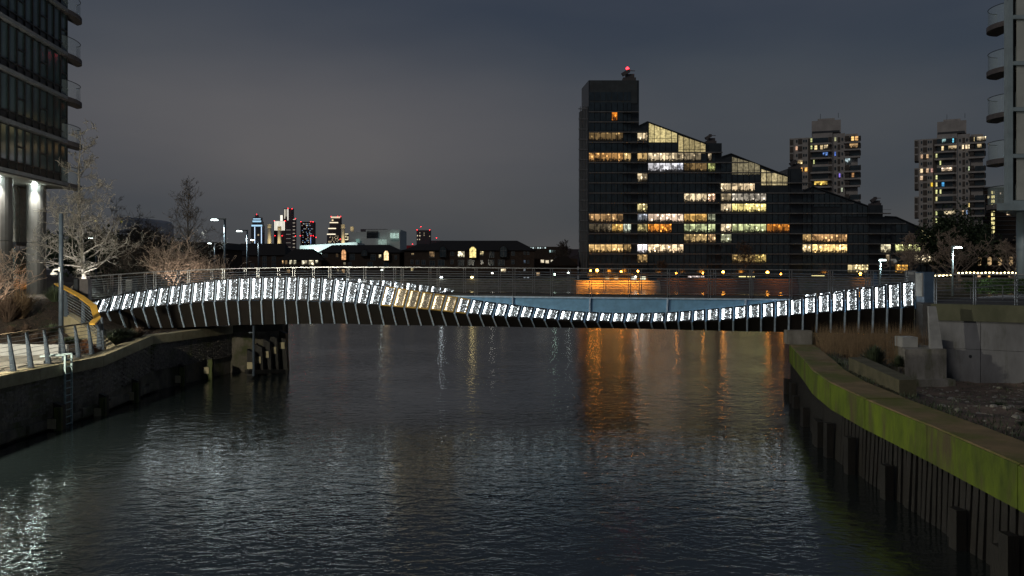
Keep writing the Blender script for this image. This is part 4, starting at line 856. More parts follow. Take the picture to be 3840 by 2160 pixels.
# ------------------------------------------------------------------ two concrete balcony towers
def balcony_tower(label, X0, Y0, seed, lits):
    D = 352; t = thing('concrete_tower', label, 'tower block', P(X0 + 130, 1080, D), 'concrete balcony towers'); rr = random.Random(seed)
    f = .268 / .268
    def b_(x0, x1, y0, y1, dd, dep): return MB().pbox(X0 + x0, X0 + x1, Y0 + y0, Y0 + y1, D + dd, dep)
    bot = 560
    b_(16, 90, 6, bot, 0, 16).build('wall', M_tower, t)              # left face with small windows
    b_(70, 88, 10, bot, -.05, .04).build('stair_recess', M_brownpanel, t)
    b_(88, 164, -8, bot, -.6, 16).build('wall', M_tower, t)         # centre
    b_(162, 208, -4, bot, .2, 15).build('wall', M_tower, t)
    b_(208, 252, 0, bot, .9, 14).build('wall', M_tower, t)
    core = b_(77, 186, -55, -8.3, 2, 10).build('plant_room', M_tower, t); b_(80, 182, -16, -8.4, 1.6, .3).build('louvre', M_darksteel, core)
    b_(96, 160, -62, -55.2, 3, 8).build('plant_cap', M_tower, core)
    for q in (100, 167): MB().tube(P(X0 + q, Y0 - 62, D + 5), P(X0 + q, Y0 - 80, D + 5), .08, n=4).build('aerial', M_darksteel, core)
    ph = 27.1
    for k in range(20):
        y = 8 + k * ph; gap = (k % 4 == 3)
        if not gap:
            bb = b_(0, 16, y - 2, y + 25, -.3, 8).build('side_bay', M_tower, t); b_(2, 14, y + 3, y + 24, -.42, .1).build('cladding_panel', M_brownpanel, bb)
            # centre balconies
            bal = b_(86, 162, y + 20, y + 26, -2.2, 1.55).build('balcony', M_tower, t); b_(86, 162, y + 9, y + 10.3, -2.2, .1).build('balcony_rail', M_darksteel, bal); b_(86, 162, y + 14.5, y + 15.5, -2.2, .1).build('balcony_rail', M_darksteel, bal)
            br = b_(208, 268, y + 20, y + 26, -1.2, 3).build('balcony', M_tower, t); b_(208, 268, y + 9, y + 10.3, -1.2, .1).build('balcony_rail', M_darksteel, br); b_(210, 226, y - 1, y + 19.5, -.6, 1).build('cladding_panel', M_brownpanel, br)
            b_(226, 266, y + 1, y + 19.5, .2, .12).build('window_band', M_glass, br); b_(266, 268, y - 1, y + 19.7, -1, 2.8).build('bay_side', M_brownpanel, br)
        b_(88, 148, y + (1 if not gap else 1), y + 19, -.66, .05).build('window_band', M_glass if not gap else M_darksteel, t)
        b_(149, 162, y, y + 20, -.68, .06).build('cladding_panel', M_brownpanel, t)
        b_(32, 48, y + 2, y + 22, -.06, .05).build('cladding_panel', M_brownpanel, t)
        b_(180, 190, y + 2, y + 22, .14, .05).build('cladding_panel', M_brownpanel, t)
        for x0 in (24, 51, 60, 169, 173 + 22): ppane('window', M_glass, X0 + x0, X0 + x0 + 6, Y0 + y + 5, Y0 + y + 15, D - .12, .1, t)
    for (x0, x1, k, c) in lits:
        y = 8 + k * ph; dd = -.95 if 86 <= x0 < 162 else (-.2 if x0 < 86 else (.0 if x0 < 208 else .0))
        ppane('window', M_lit if x1 - x0 < 14 else M_room, X0 + x0, X0 + x1, Y0 + y + 2, Y0 + y + (17 if 86 <= x0 < 165 or x0 > 205 else 16), D + dd - .2, .1, t, c)
    th = math.atan2(t.location.x, t.location.y); t.rotation_euler = (0, 0, -th); t.scale = (math.cos(th), 1, 1)
    return t
LT = [(81, 87, 0, (.9, .95, .4, .8)), (81, 87, 1, (.9, .95, .4, .9)), (170, 176, 0, (.9, .9, .5, .5)), (232, 242, 0, (1, .6, .2, 1.3)), (246, 257, 0, (1, .55, .2, 1.0)), (226, 256, 1, (1, .62, .28, .9)), (98, 108, 1, (1, .75, .35, 1.3)), (120, 130, 1, (1, .75, .4, .8)), (134, 148, 1, (1, .78, .45, .9)),
      (130, 148, 2, (.2, .4, 1, .8)), (170, 175, 2, (.15, .3, 1, .7)), (24, 31, 1, (1, .6, .4, .8)), (94, 98, 3, (.9, .95, .4, .8)), (32, 50, 3, (1, .72, .36, .9)), (210, 227, 3, (.75, .95, 1, 1.2)), (21, 31, 4, (1, .62, .3, 1.0)), (42, 50, 4, (1, .5, .14, 1.2)), (59, 68, 4, (1, .5, .12, 1.3)), (186, 191, 5, (.35, .25, 1, 1.0)), (234, 242, 5, (1, .5, .2, .5)), (98, 146, 6, (1, .66, .14, 1.4)), (94, 97, 7, (.95, 1, .7, .9)), (195, 200, 7, (.9, 1, .7, .5))]
balcony_tower('pale concrete balcony tower rising directly behind the stepped glass block', 2960, 507, 3, LT)
RT = [(110, 124, 0, (.6, 1, 1, 1.3)), (149, 154, 0, (.2, .75, 1, 1.0)), (219, 226, 0, (1, .8, .4, .8)), (235, 268, 0, (1, .8, .5, 1.1)), (108, 116, 1, (1, .75, .4, 1.3)), (134, 164, 1, (1, .75, .42, 1.3)), (181, 187, 1, (1, .8, .5, 1.3)), (193, 200, 1, (1, .75, .45, 1.3)), (204, 211, 1, (1, .8, .5, 1.3)), (236, 252, 1, (1, .75, .4, 1.0)),
      (86, 92, 2, (.9, .9, .4, .9)), (25, 33, 2, (1, .65, .4, .6)), (47, 55, 2, (1, .65, .35, .6)), (101, 106, 3, (.9, .95, .4, .9)), (24, 33, 4, (1, .75, .45, 1.0)), (46, 55, 4, (1, .65, .4, .8)), (64, 72, 4, (1, .55, .45, .5)), (108, 148, 4, (1, .75, .5, 1.4)), (204, 210, 4, (.85, 1, .6, .9)), (217, 221, 4, (.85, 1, .6, .6)), (86, 92, 5, (.95, .95, .45, 1.1)), (24, 33, 5, (1, .7, .45, .9)), (86, 92, 6, (1, .85, .4, 1.1)), (64, 71, 6, (1, .65, .05, 1.0)), (109, 118, 6, (.1, .5, 1, .8)), (86, 92, 7, (.95, .95, .4, 1.1)), (101, 107, 7, (.95, .95, .45, 1.0)), (86, 92, 8, (1, .9, .4, 1.2)), (205, 211, 9, (1, .75, .25, 1.1)), (118, 160, 10, (1, .82, .5, 1.8)), (181, 187, 10, (1, .7, .4, 1.2)), (196, 200, 10, (.4, .6, 1, .9)), (86, 92, 10, (.9, .95, .4, 1.0)), (86, 92, 11, (.9, .95, .4, 1.0)), (101, 107, 11, (.9, .95, .4, 1.0)), (110, 138, 12, (1, .8, .65, 1.0)), (86, 92, 13, (.9, .95, .5, 1.0))]
balcony_tower('pale concrete balcony tower standing free between glass block and right edge', 3428, 510, 5, RT)
# slab block further right
sb2 = thing('slab_block', 'dark slab block with a column of yellow stair windows at far right', 'building', P(3740, 1080, 390))
MB().pbox(3680, 3900, 706, 1085, 390, 20).build('wall', M_houseb, sb2); MB().pbox(3676, 3905, 700, 705.5, 389, 22).build('parapet', M_slabedge, sb2)
for k in range(12):
    for x in (3718, 3725): ppane('window', M_lit, x, x + 5, 716 + k * 16.5, 727 + k * 16.5, 389.8, .1, sb2, (1, .88, .38, 1.1 if (k * 3 + int(x)) % 5 else .25))
for x, y, w, c in ((3704, 735, 6, (1, .85, .45, .8)), (3776, 798, 20, (1, .72, .45, 1.3)), (3812, 798, 7, (1, .75, .4, 1.3)), (3768, 716, 5, (1, .8, .6, .7)), (3750, 722, 4, (1, .8, .6, .4)), (3795, 884, 5, (1, .8, .6, .8)), (3702, 854, 5, (1, .7, .5, .6)), (3664 + 40, 770, 6, (1, .8, .4, .7))): ppane('window', M_lit, x, x + w, y, y + 8, 389.8, .1, sb2, c)
for k in range(18): MB().pbox(3680, 3900, 712 + k * 16.5, 713.5 + k * 16.5, 389.6, .35).build('balcony_line', M_slabedge, sb2)
# church with arched windows
chh = thing('church', 'dark church wall with four warm lit arched windows beyond the right trees', 'church', P(3700, 1080, 300))
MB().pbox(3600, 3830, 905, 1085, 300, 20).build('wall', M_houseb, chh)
def arch(px0, px1, py0, py1, D):
    xm = (px0 + px1) / 2; r = (px1 - px0) / 2; pts = [(px0, py1 - r), (px0, py0 + r)] + [(xm - r * math.cos(a), py0 + r - r * math.sin(a)) for a in (.5, 1.0, 1.57, 2.1, 2.6)] + [(px1, py0 + r), (px1, py1 - r)] + [(xm + r * math.cos(a), py1 - r + r * math.sin(a)) for a in (.7, 1.57, 2.4)]
    return [(PXX(x, D), PZ(y, D)) for x, y in reversed(pts)]
for x in (3666, 3704, 3743, 3784): p_ = MB().front(arch(x, x + 14, 963, 996, 299.9), 299.8, 299.95).build('arched_window', M_lit, chh); p_.color = (1, .66, .32, .55)
MB().front([(PXX(3590, 299), PZ(905, 299)), (PXX(3840, 299), PZ(905, 299)), (PXX(3800, 299), PZ(880, 299)), (PXX(3630, 299), PZ(880, 299))], 299, 322).build('roof', M_roof, chh)
ch2 = thing('riverside_terrace', 'low dark terrace with small orange lit windows behind the approach railing', 'building', P(3640, 1085, 290))
MB().pbox(3500, 3790, 1030, 1090, 290, 8).build('wall', M_houseb, ch2)
for x, y, w, h, c in ((3580, 1070, 7, 8, (1, .75, .4, .8)), (3592, 1070, 9, 8, (1, .7, .3, 1.6)), (3607, 1070, 8, 8, (1, .65, .4, .9)), (3622, 1072, 6, 5, (1, .6, .2, 1.2)), (3666, 1031, 12, 8, (1, .65, .4, .7)), (3706, 1033, 7, 6, (1, .6, .2, 1.2)), (3526, 1093, 9, 4, (1, .7, .35, 1.5)), (3784, 1034, 10, 6, (1, .7, .4, .7)), (3445, 1088, 10, 5, (1, .6, .3, .8))): ppane('window', M_lit, x, x + w, y, y + h, 289.8, .1, ch2, c)

# ------------------------------------------------------------------ distant skyline
SD = 3200.0
def far_tower(name, label, boxes, D, m, wins=(), reds=(), strips=()):
    x = (boxes[0][0] + boxes[0][1]) / 2; t = thing(name, label, 'tower', P(x, 1000, D))
    for i, (a, c, y0, y1) in enumerate(boxes): MB().pbox(a, c, y0, y1, D + i * .5, (c - a) * D / F * .8).build('shaft', m, t)
    for (a, c, y0, y1, cc) in strips: ppane('light_strip', M_lit, a, c, y0, y1, D - 1.5, .4, t, cc)
    for (a, c, y0, y1, cc) in wins: ppane('window', M_lit, a, c, y0, y1, D - 1, .4, t, cc)
    for (a, y) in reds: MB().ball(P(a, y, D - 3), 1.35 * D / 3200, 8, 5).build('warning_lamp', M_redlamp, t)
    return t
M_fart = mat('far_tower_glass', (.05, .055, .07), .5, 0, .2, .02); M_fart2 = mat('far_tower_purple', (.055, .042, .055), .6, 0, .2, .02)
bl = (.45, .75, 1)
far_tower('round_skyscraper', 'round skyscraper with pale blue light rings and edges on skyline', [(941, 983, 845, 1000), (946, 981, 830, 845), (948, 978, 815, 830), (957, 968, 806, 815)], SD, M_fart,
          strips=[(943, 983, 843, 849, (*bl, 1.1)), (947, 979, 827, 833, (*bl, 1.0)), (949, 977, 819, 823, (*bl, 1.0)), (954, 956.5, 850, 913, (.55, .75, 1, 1.6)), (979, 981.5, 850, 913, (.55, .75, 1, 1.6))], reds=[(962, 804)], wins=[(966, 971, 878, 884, (1, .8, .5, .5)), (944, 950, 900, 908, (1, .8, .5, .3))])
far_tower('stepped_skyscraper', 'tallest stepped skyscraper with white floodlit crown on the skyline', [(1027, 1070, 828, 1000), (1050, 1080, 806, 1000), (1064, 1096, 782, 1000), (1090, 1108, 821, 1000)], SD + 60, M_fart2,
          strips=[(1029 + k * 5, 1032.5 + k * 5, 829, 864, (1, .95, .8, 1.2)) for k in range(8)] + [(1051, 1060, 807, 828, (1, .95, .8, 1.3)), (1066, 1069, 785, 820, (1, .92, .75, .8)), (1071, 1074, 785, 812, (1, .92, .75, .6)), (1078, 1081, 784, 826, (1, .95, .85, 1.2)), (1099, 1107, 822, 824, (1, .95, .8, .8))] + [(1098, 1106, 835 + k * 13, 837 + k * 13, (1, .88, .7, .55)) for k in range(12)] + [(1073, 1090, 862 + k * 16, 863.2 + k * 16, (1, .9, .8, .3)) for k in range(8)],
          reds=[(1029, 828), (1069, 828), (1095, 783), (1080, 781), (1108, 820), (1031, 884), (1058, 884), (1108, 885)])
far_tower('dark_skyscraper', 'dark skyscraper with bluish windows and red corner lamps on skyline', [(1127, 1175, 832, 1000)], SD + 120, M_fart2,
          wins=[(1129 + R.random() * 42, 0, 838 + R.randrange(12) * 6.3, 0, R.choice([(.4, .6, 1), (1, .85, .6)])) for k in range(0)] + [(x, x + 2.6, y, y + 2.6, (*c_, a_)) for x, y, c_, a_ in [(1129 + R.random() * 42, 838 + R.randrange(12) * 6.3, R.choice([(.4, .65, 1), (1, .85, .6)]), R.uniform(.3, .9)) for k in range(46)]], strips=[(1164, 1166, 888, 914, (.3, .5, 1, .8))], reds=[(1128, 831), (1165, 831), (1174, 832), (1126, 884), (1166, 884), (1175, 884), (1185, 890)])
far_tower('banded_skyscraper', 'stepped skyscraper with warm bright floor bands on the skyline', [(1226, 1276, 882, 1000), (1231, 1276, 858, 882), (1236, 1276, 835, 858), (1241, 1276, 812, 835)], SD + 30, M_fart2,
          strips=[(1241, 1275, 812, 818, (1, .8, .55, .9)), (1236, 1268, 833, 836.5, (1, .85, .6, 1.4)), (1231, 1260, 855, 858.5, (1, .85, .6, 1.5)), (1226, 1258, 876.5, 880, (1, .88, .65, 1.6)), (1244, 1250, 823, 829, (1, .8, .5, 1.0))], wins=[(x, x + 2.6, y, y + 2.2, (1, .8, .5, a_)) for x, y, a_ in [(1228 + R.random() * 44, 884 + R.randrange(6) * 5, R.uniform(.2, 1)) for k in range(30)]], reds=[(1242, 812), (1277, 812), (1266, 812), (1276, 897)])
far_tower('slim_tower', 'slim dark tower with warm bands left of the white block', [(1293, 1307, 875, 1000)], SD - 100, M_fart2, strips=[(1294, 1306, 876, 879, (1, .9, .6, 1.1)), (1295, 1299, 884, 890, (1, .85, .5, .9)), (1293, 1306, 897, 900, (1, .9, .6, 1.2)), (1303, 1306, 886, 896, (1, .9, .6, .9))])
far_tower('red_lit_tower', 'square dark tower with red corner lamps right of the white block', [(1562, 1613, 863, 1000)], 1500, M_fart2, reds=[(1564, 862), (1611, 862), (1578, 850), (1547, 916)], wins=[(x, x + 2.8, y, y + 4, (1, .85, .6, a_)) for x, y, a_ in ((1564, 882, .9), (1573, 882, 1.1), (1572, 896, .9), (1564, 896, .6), (1589, 880, .4), (1589, 872, .3), (1610, 884, .4), (1573, 871, .3))])
far_tower('low_office_block', 'low office block with a single red lamp right of the red lit tower', [(1615, 1662, 902, 1000)], 1500, M_fart2, reds=[(1637, 892)])
far_tower('red_glowing_shed', 'low red floodlit shed roof near the red corner lamp tower', [(1516, 1560, 920, 1000)], 1400, mat('red_lit_wall', (.35, .02, .03), .8))
# power station chimneys
for i, (x0, x1, y0, lb) in enumerate(((1002, 1018, 841, 'leftmost tapered floodlit chimney beside the blue ringed skyscraper'), (1040, 1056, 849, 'tapered floodlit chimney in front of the tallest skyscraper'), (1278, 1294, 842, 'tapered floodlit chimney right of the warm banded skyscraper'), (1313, 1328, 850, 'small floodlit chimney behind the white block'))):
    D = 2500; t = thing('power_station_chimney', lb, 'chimney', P((x0 + x1) / 2, 960, D), 'floodlit power station chimneys'); c = (x0 + x1) / 2; w = (x1 - x0) / 2 * D / F
    MB().tube(P(c, 990, D), P(c, y0 + 15, D), w * 1.12, w * .80, 16).build('shaft', M_warmface, t, smooth=True)
    for k in range(3): MB().tube(P(c, y0 + 14 - k * 5, D), P(c, y0 + 10.5 - k * 5, D), w * .95, w * .93, 16).build('fluted_ring', M_warmface, t)
    MB().tube(P(c, y0 + 13, D), P(c, y0, D), w * .75, w * .72, 16).build('neck', M_fart2, t)
    Lf = bpy.data.lights.new('chimney_floodlight', 'SPOT'); Lf.energy = 230000; Lf.color = (1, .80, .45); Lf.spot_size = math.radians(60); Lf.spot_blend = .6; Lf.shadow_soft_size = 2
    lf = bpy.data.objects.new('chimney_floodlight', Lf); C.objects.link(lf); lf.location = P(c, 950, D - 70); lf.rotation_euler = (P(c, y0 + 35, D) - lf.location).to_track_quat('-Z', 'Y').to_euler()
# white modern block
M_wht = mat('white_cladding', (.55, .60, .60), .7, 0, .1, .05)
wb = thing('white_modern_block', 'white floodlit modern block with stepped boxes and slatted windows', 'building', P(1400, 1000, 700))
for i, (a, c, y0, y1) in enumerate(((1372, 1502, 861, 960), (1314, 1375, 869, 915), (1310, 1420, 894, 960), (1498, 1500, 868, 945))): MB().pbox(a, c, y0, y1, 700 - i * 1.2, 40).build('volume', M_wht, wb)
MB().pbox(1352, 1450, 859, 868, 706, 20).build('roof_plant', M_fart2, wb)
for k in range(9): MB().pbox(1376 + k * 4.8, 1378.4 + k * 4.8, 866, 893, 698.5, .8).build('slat', M_darksteel, wb)
for k in range(9): MB().pbox(1456 + k * 5, 1457.6 + k * 5, 868, 893, 697.2, .8).build('slat', M_white, wb)
ppane('window', M_lit, 1464, 1495, 874, 893, 698.3, .3, wb, (.70, 1, .88, .75)); ppane('window', M_lit, 1419, 1450, 898, 917, 696, .3, wb, (.70, 1, .88, .5)); ppane('window', M_lit, 1335, 1348, 896, 912, 695.8, .3, wb, (.5, .9, .8, .28))
for k in range(8): MB().pbox(1418 + k * 4.4, 1419.6 + k * 4.4, 896, 919, 694.6, .6).build('slat', M_white, wb)
ws = thing('white_sawtooth_shed', 'long white floodlit sloping roof in front of the skyscrapers', 'building', P(1200, 990, 600))
D = 600
MB().front([(PXX(1124, D), PZ(960, D)), (PXX(1340, D), PZ(960, D)), (PXX(1340, D), PZ(910, D)), (PXX(1330, D), PZ(908, D)), (PXX(1230, D), PZ(915, D)), (PXX(1124, D), PZ(921, D))], D, D + 30).build('roof', M_wht, ws)
for x, tx in ((1150, 1190), (1290, 1260)):
    Lf = bpy.data.lights.new('roof_floodlight', 'SPOT'); Lf.energy = 26000; Lf.color = (.80, 1, .95); Lf.spot_size = math.radians(95); Lf.spot_blend = .7; Lf.shadow_soft_size = 1
    lf = bpy.data.objects.new('roof_floodlight', Lf); C.objects.link(lf); lf.location = P(x, 938, D - 22); lf.rotation_euler = (P(tx, 925, D) - lf.location).to_track_quat('-Z', 'Y').to_euler()
for x in (1155, 1177): ppane('floodlight', M_lit, x, x + 14, 934, 943, D - 1, .4, ws, (.6, 1, .95, 4.5))
# far low city edge
lc = thing('distant_city_block', 'low dark distant rooftops along the skyline behind the houses', 'building', P(1500, 1000, 1300))
rr = random.Random(4); x = 560
while x < 2160:
    w = rr.uniform(25, 70); MB().pbox(x, x + w, rr.uniform(930, 958), 1000, 1300 + rr.uniform(0, 60), 40).build('roof_volume', M_fart2, lc); x += w * .9
for k in range(60): xx = rr.uniform(1500, 2150); ppane('window', M_lit, xx, xx + 2.4, 947 + rr.uniform(0, 20), 950 + rr.uniform(0, 20), 1296, .5, lc, (1, .8, .5, rr.uniform(.1, .6)))
# curved pale office behind the left trees
M_pale_office = mat('pale_office', (.60, .62, .66), .7, 0, .2, .1)
co = thing('curved_office_block', 'rounded grey office block with dim lights behind the left bare trees', 'building', P(430, 1000, 190))
for i, (y0, y1, ex) in enumerate(((813, 822, -20), (824, 868, 0), (872, 905, 6))):
    D = 190; cx, cyy, rx, ry = PXX(428, D), D + 14, 5.4 + ex * .03, 14
    ring = [(cx + rx * math.cos(a), cyy + ry * math.sin(a)) for a in [2 * math.pi * k / 28 for k in range(28)]]
    MB().plan(ring, PZ(y1, D), PZ(y0, D)).build('storey', M_pale_office, co)
MB().plan([(PXX(330, 191), 191), (PXX(520, 191), 191), (PXX(520, 191), 215), (PXX(330, 191), 215)], 3, PZ(905.5, 191)).build('podium', M_houseb, co)
for x, y, c in ((352, 826, (1, .85, .4, .8)), (448, 828, (.9, .85, .2, .35)), (470, 829, (.9, .85, .2, .3)), (300, 845, (1, .8, .4, .3))): ppane('window', M_lit, x, x + 9, y, y + 6, 189 + abs(x - 420) * .05, .3, co, c)

# ------------------------------------------------------------------ left glass tower
lt = thing('riverside_glass_tower', 'dark glass tower with pale ledges, round balconies and downlit columns at left', 'building', (-31.2, 60, 4))
LC = Vector((-31.2, 60, 0)); LU = Vector((.0995, -.995, 0)); LN = Vector((.995, .0995, 0))
def L3(s, o_, z): p = LC + LU * s + LN * o_; return Vector((p.x, p.y, z))
def lbox(s0, s1, o0, o1, z0, z1): return MB().hexa([L3(s0, o0, z0), L3(s0, o1, z0), L3(s1, o1, z0), L3(s1, o0, z0), L3(s0, o0, z1), L3(s0, o1, z1), L3(s1, o1, z1), L3(s1, o0, z1)][0:8])
SOF = 12.0; zs = [12.35, 15.32, 18.37, 21.42, 24.47, 27.5, 30.5]
lbox(0, 22, -14, -.25, 12.3, 31).build('core', M_darksteel, lt)
M_ledge = mat('pale_ledge', (.21, .23, .25), .5, 0, .15, 2); M_mull = mat('black_mullion', (.012, .014, .016), .4, .2)
for fi in range(len(zs) - 1):
    z0, z1 = zs[fi], zs[fi + 1]
    lbox(-.05, 22, -.25, .22, z0 - .24, z0 - .02).build('ledge', M_ledge, lt)
    mf = MB()
    for k in range(15):
        s = .15 + k * 1.05; sp_ = (k * 7 + fi * 3) % 3 == 0
        if s > 12.5: break
        q = lbox(s + .03, s + 1.02, -.12, -.08, z0 + .55, z1 - .33); pn = q.build('pane', M_glass2, lt); pn.color = (1, .66, .30, .10)
        q = lbox(s + .03, s + 1.02, -.12, -.06, z0 + .0, z0 + .52); q.build('spandrel_panel', M_mull, lt)
        mf.hexa(lbox(s - .03, s + .03, -.16, .02, z0, z1 - .3).v)
        if sp_: mf.hexa(lbox(s, s + 1.05, -.14, 0, z0 + 1.5, z0 + 1.58).v)
    mf.hexa(lbox(0, 13, -.14, .01, z0 + .5, z0 + .57).v); mf.build('mullion_frame', M_mull, lt)
    # round corner balcony
    c0 = L3(-.3, -.6, 0); prof = [(c0.x + .98 * math.cos(a), c0.y + 2.2 * math.sin(a)) for a in [(-90 + 180 * k / 14) * math.pi / 180 for k in range(15)]]
    bs = MB().plan([(c0.x, c0.y - 2.2)] + prof[1:-1] + [(c0.x, c0.y + 2.2)], z0 - .34, z0 - .04).build('balcony', M_bal_slab, lt)
    gl = MB()
    for a, c in zip(prof[:-1], prof[1:]):
        ax, ay, cx_, cy_ = [v for v in (c0.x + (a[0] - c0.x) * .9, c0.y + (a[1] - c0.y) * .95, c0.x + (c[0] - c0.x) * .9, c0.y + (c[1] - c0.y) * .95)]
        gl.hexa([(ax, ay, z0), (cx_, cy_, z0), (cx_ - .01, cy_, z0), (ax - .01, ay, z0), (ax, ay, z0 + 1.1), (cx_, cy_, z0 + 1.1), (cx_ - .01, cy_, z0 + 1.1), (ax - .01, ay, z0 + 1.1)])
    gl.build('balustrade_glass', M_clearglass, bs)
    MB().path([(c0.x + (a[0] - c0.x) * .9, c0.y + (a[1] - c0.y) * .95, z0 + 1.12) for a in prof], .025, 5).build('balustrade_rail', M_darksteel, bs)
lbox(-.1, 22, -6, .15, SOF - .05, SOF + .02).build('soffit', mat('white_soffit', (.42, .42, .38), .35, 0, .1, 2), lt)
lbox(-.1, 22, -.2, .17, SOF + .03, 12.30).build('fascia', M_darksteel, lt)
# ground floor glass behind the columns
for k in range(9):
    s = .3 + k * 1.55
    lbox(s + .04, s + 1.5, -2.5, -2.42, 4.0, 7.9).build('lobby_pane', M_glass2, lt); lbox(s + .04, s + 1.5, -2.5, -2.42, 8.15, SOF - .1).build('lobby_pane', mat('grey_lobby_panel', (.16, .16, .15), .35), lt) if k == 0 else unitbox('lobby_pane', M_conc, *[0] * 6, lt) if False else lbox(s + .04, s + 1.5, -2.5, -2.42, 8.15, SOF - .1).build('lobby_pane', bpy.data.materials['grey_lobby_panel'], lt)
lbox(0, 15, -2.56, -2.36, 7.9, 8.15).build('transom', M_darksteel, lt)
for s in (4.5, 9.0):
    for k in range(26): lbox(s, s + 1.0, -2.2, -2.1, 8.3 + k * .14, 8.37 + k * .14).build('blind_slat', M_ledge, lt)
M_col = mat('column_cladding', (.10, .10, .10), .42, 0, .15, 1.5)
for s, w in ((2.6, .52), (7.45, .58), (12.3, .6)):
    c = L3(s, -1.0, 0); cl = MB()
    for z0, z1 in ((3.6, 8.05), (8.09, SOF - .06)):
        n_c = 20; ring = [(c.x + w * math.cos(a) * 1.1, c.y + w * math.sin(a) * 1.25) for a in [2 * math.pi * k / n_c for k in range(n_c)]]
        cl.plan(ring, z0, z1)
    cl.build('column', M_col, lt)
for s, o_, e in ((3.50, -.75, 260), (5.4, -1.7, 200), (8.45, -.75, 260), (13.3, -.75, 260)):
    p = L3(s, o_, SOF - .07); dl = MB().tube(p + Vector((0, 0, .03)), p - Vector((0, 0, .04)), .15, .13, 12).build('downlight', M_down, lt)
    Lg = bpy.data.lights.new('downlight_beam', 'SPOT'); Lg.energy = e * 9; Lg.color = (1, .96, .82); Lg.spot_size = math.radians(80); Lg.spot_blend = .8; Lg.shadow_soft_size = .08
    lo = bpy.data.objects.new('downlight_beam', Lg); C.objects.link(lo); lo.location = p - Vector((0, 0, .08))

# ------------------------------------------------------------------ right glass tower
rt = thing('right_glass_tower', 'pale glass apartment tower with round balconies cut by the right edge', 'building', (34, 58, 4))
RD = 58.0; xe = PXX(3781, RD)
M_rtglass = mat('pale_curtain_glass', (.48, .50, .47), .12, 0, .15, .6, spec=.8); M_rtframe = mat('blue_grey_cladding', (.32, .40, .44), .4, 0, .15, 1)
MB().plan([(xe + .6, RD + .5), (xe + 14, RD + .5), (xe + 32, RD + 15), (xe + 12, RD + 15)], 10.8, 32).build('core', M_darksteel, rt)
ys = [766, 592, 417, 244, 71, -102]
for k, y in enumerate(ys[:-1]):
    z0 = PZ(y, RD); z1 = PZ(ys[k + 1], RD)
    MB().box(xe, xe + .32, RD, RD + .5, z0, z1).build('corner_pier', M_rtframe, rt)
    MB().box(xe + .34, xe + 14, RD - .05, RD + .5, z0, z0 + .26).build('slab_edge', M_rtframe, rt)
    MB().box(xe + .34, xe + .62, RD + .3, RD + .4, z0 + .27, z1).build('dark_reveal', M_mull, rt)
    MB().box(xe + .64, xe + 1.25, RD + .1, RD + .16, z0 + .3, z1 - .02).build('pane', M_rtglass, rt)
    MB().box(xe + 1.27, xe + 1.45, RD, RD + .3, z0 + .27, z1).build('mullion', M_rtframe, rt)
    MB().box(xe + 1.47, xe + 3, RD + .1, RD + .16, z0 + .3, z1 - .02).build('pane', M_rtglass, rt)
    cx, cyy = xe + 1.3, RD + 1.9; prof = [(cx - 1.45 * math.cos(a), cyy + 1.75 * math.sin(a)) for a in [(-90 + 180 * j / 14) * math.pi / 180 for j in range(15)]]
    bs = MB().plan(list(reversed(prof)), z0 - .22, z0 + .12).build('balcony', M_bal_slab, rt)
    gl = MB()
    pr_ = [(cx + (a[0] - cx) * .92, cyy + (a[1] - cyy) * .97) for a in prof]
    for a, c in zip(pr_[:-1], pr_[1:]): gl.hexa([(a[0], a[1], z0 + .12), (c[0], c[1], z0 + .12), (c[0] + .01, c[1], z0 + .12), (a[0] + .01, a[1], z0 + .12), (a[0], a[1], z0 + 1.35), (c[0], c[1], z0 + 1.35), (c[0] + .01, c[1], z0 + 1.35), (a[0] + .01, a[1], z0 + 1.35)])
    gl.build('balustrade_glass', M_clearglass, bs); MB().path([(a[0], a[1], z0 + 1.37) for a in pr_], .025, 5).build('balustrade_rail', M_darksteel, bs)
MB().plan([(xe - .9, RD - .2), (xe + 14, RD - .2), (xe + 30, RD + 14), (xe + 10, RD + 14)], 10.3, 10.78).build('podium_slab', M_rtframe, rt)
MB().tube((PXX(3836, 60), 60, 4.5), (PXX(3836, 60), 60, 10.3), .42, .42, 18).build('column', M_rtframe, rt, smooth=True)

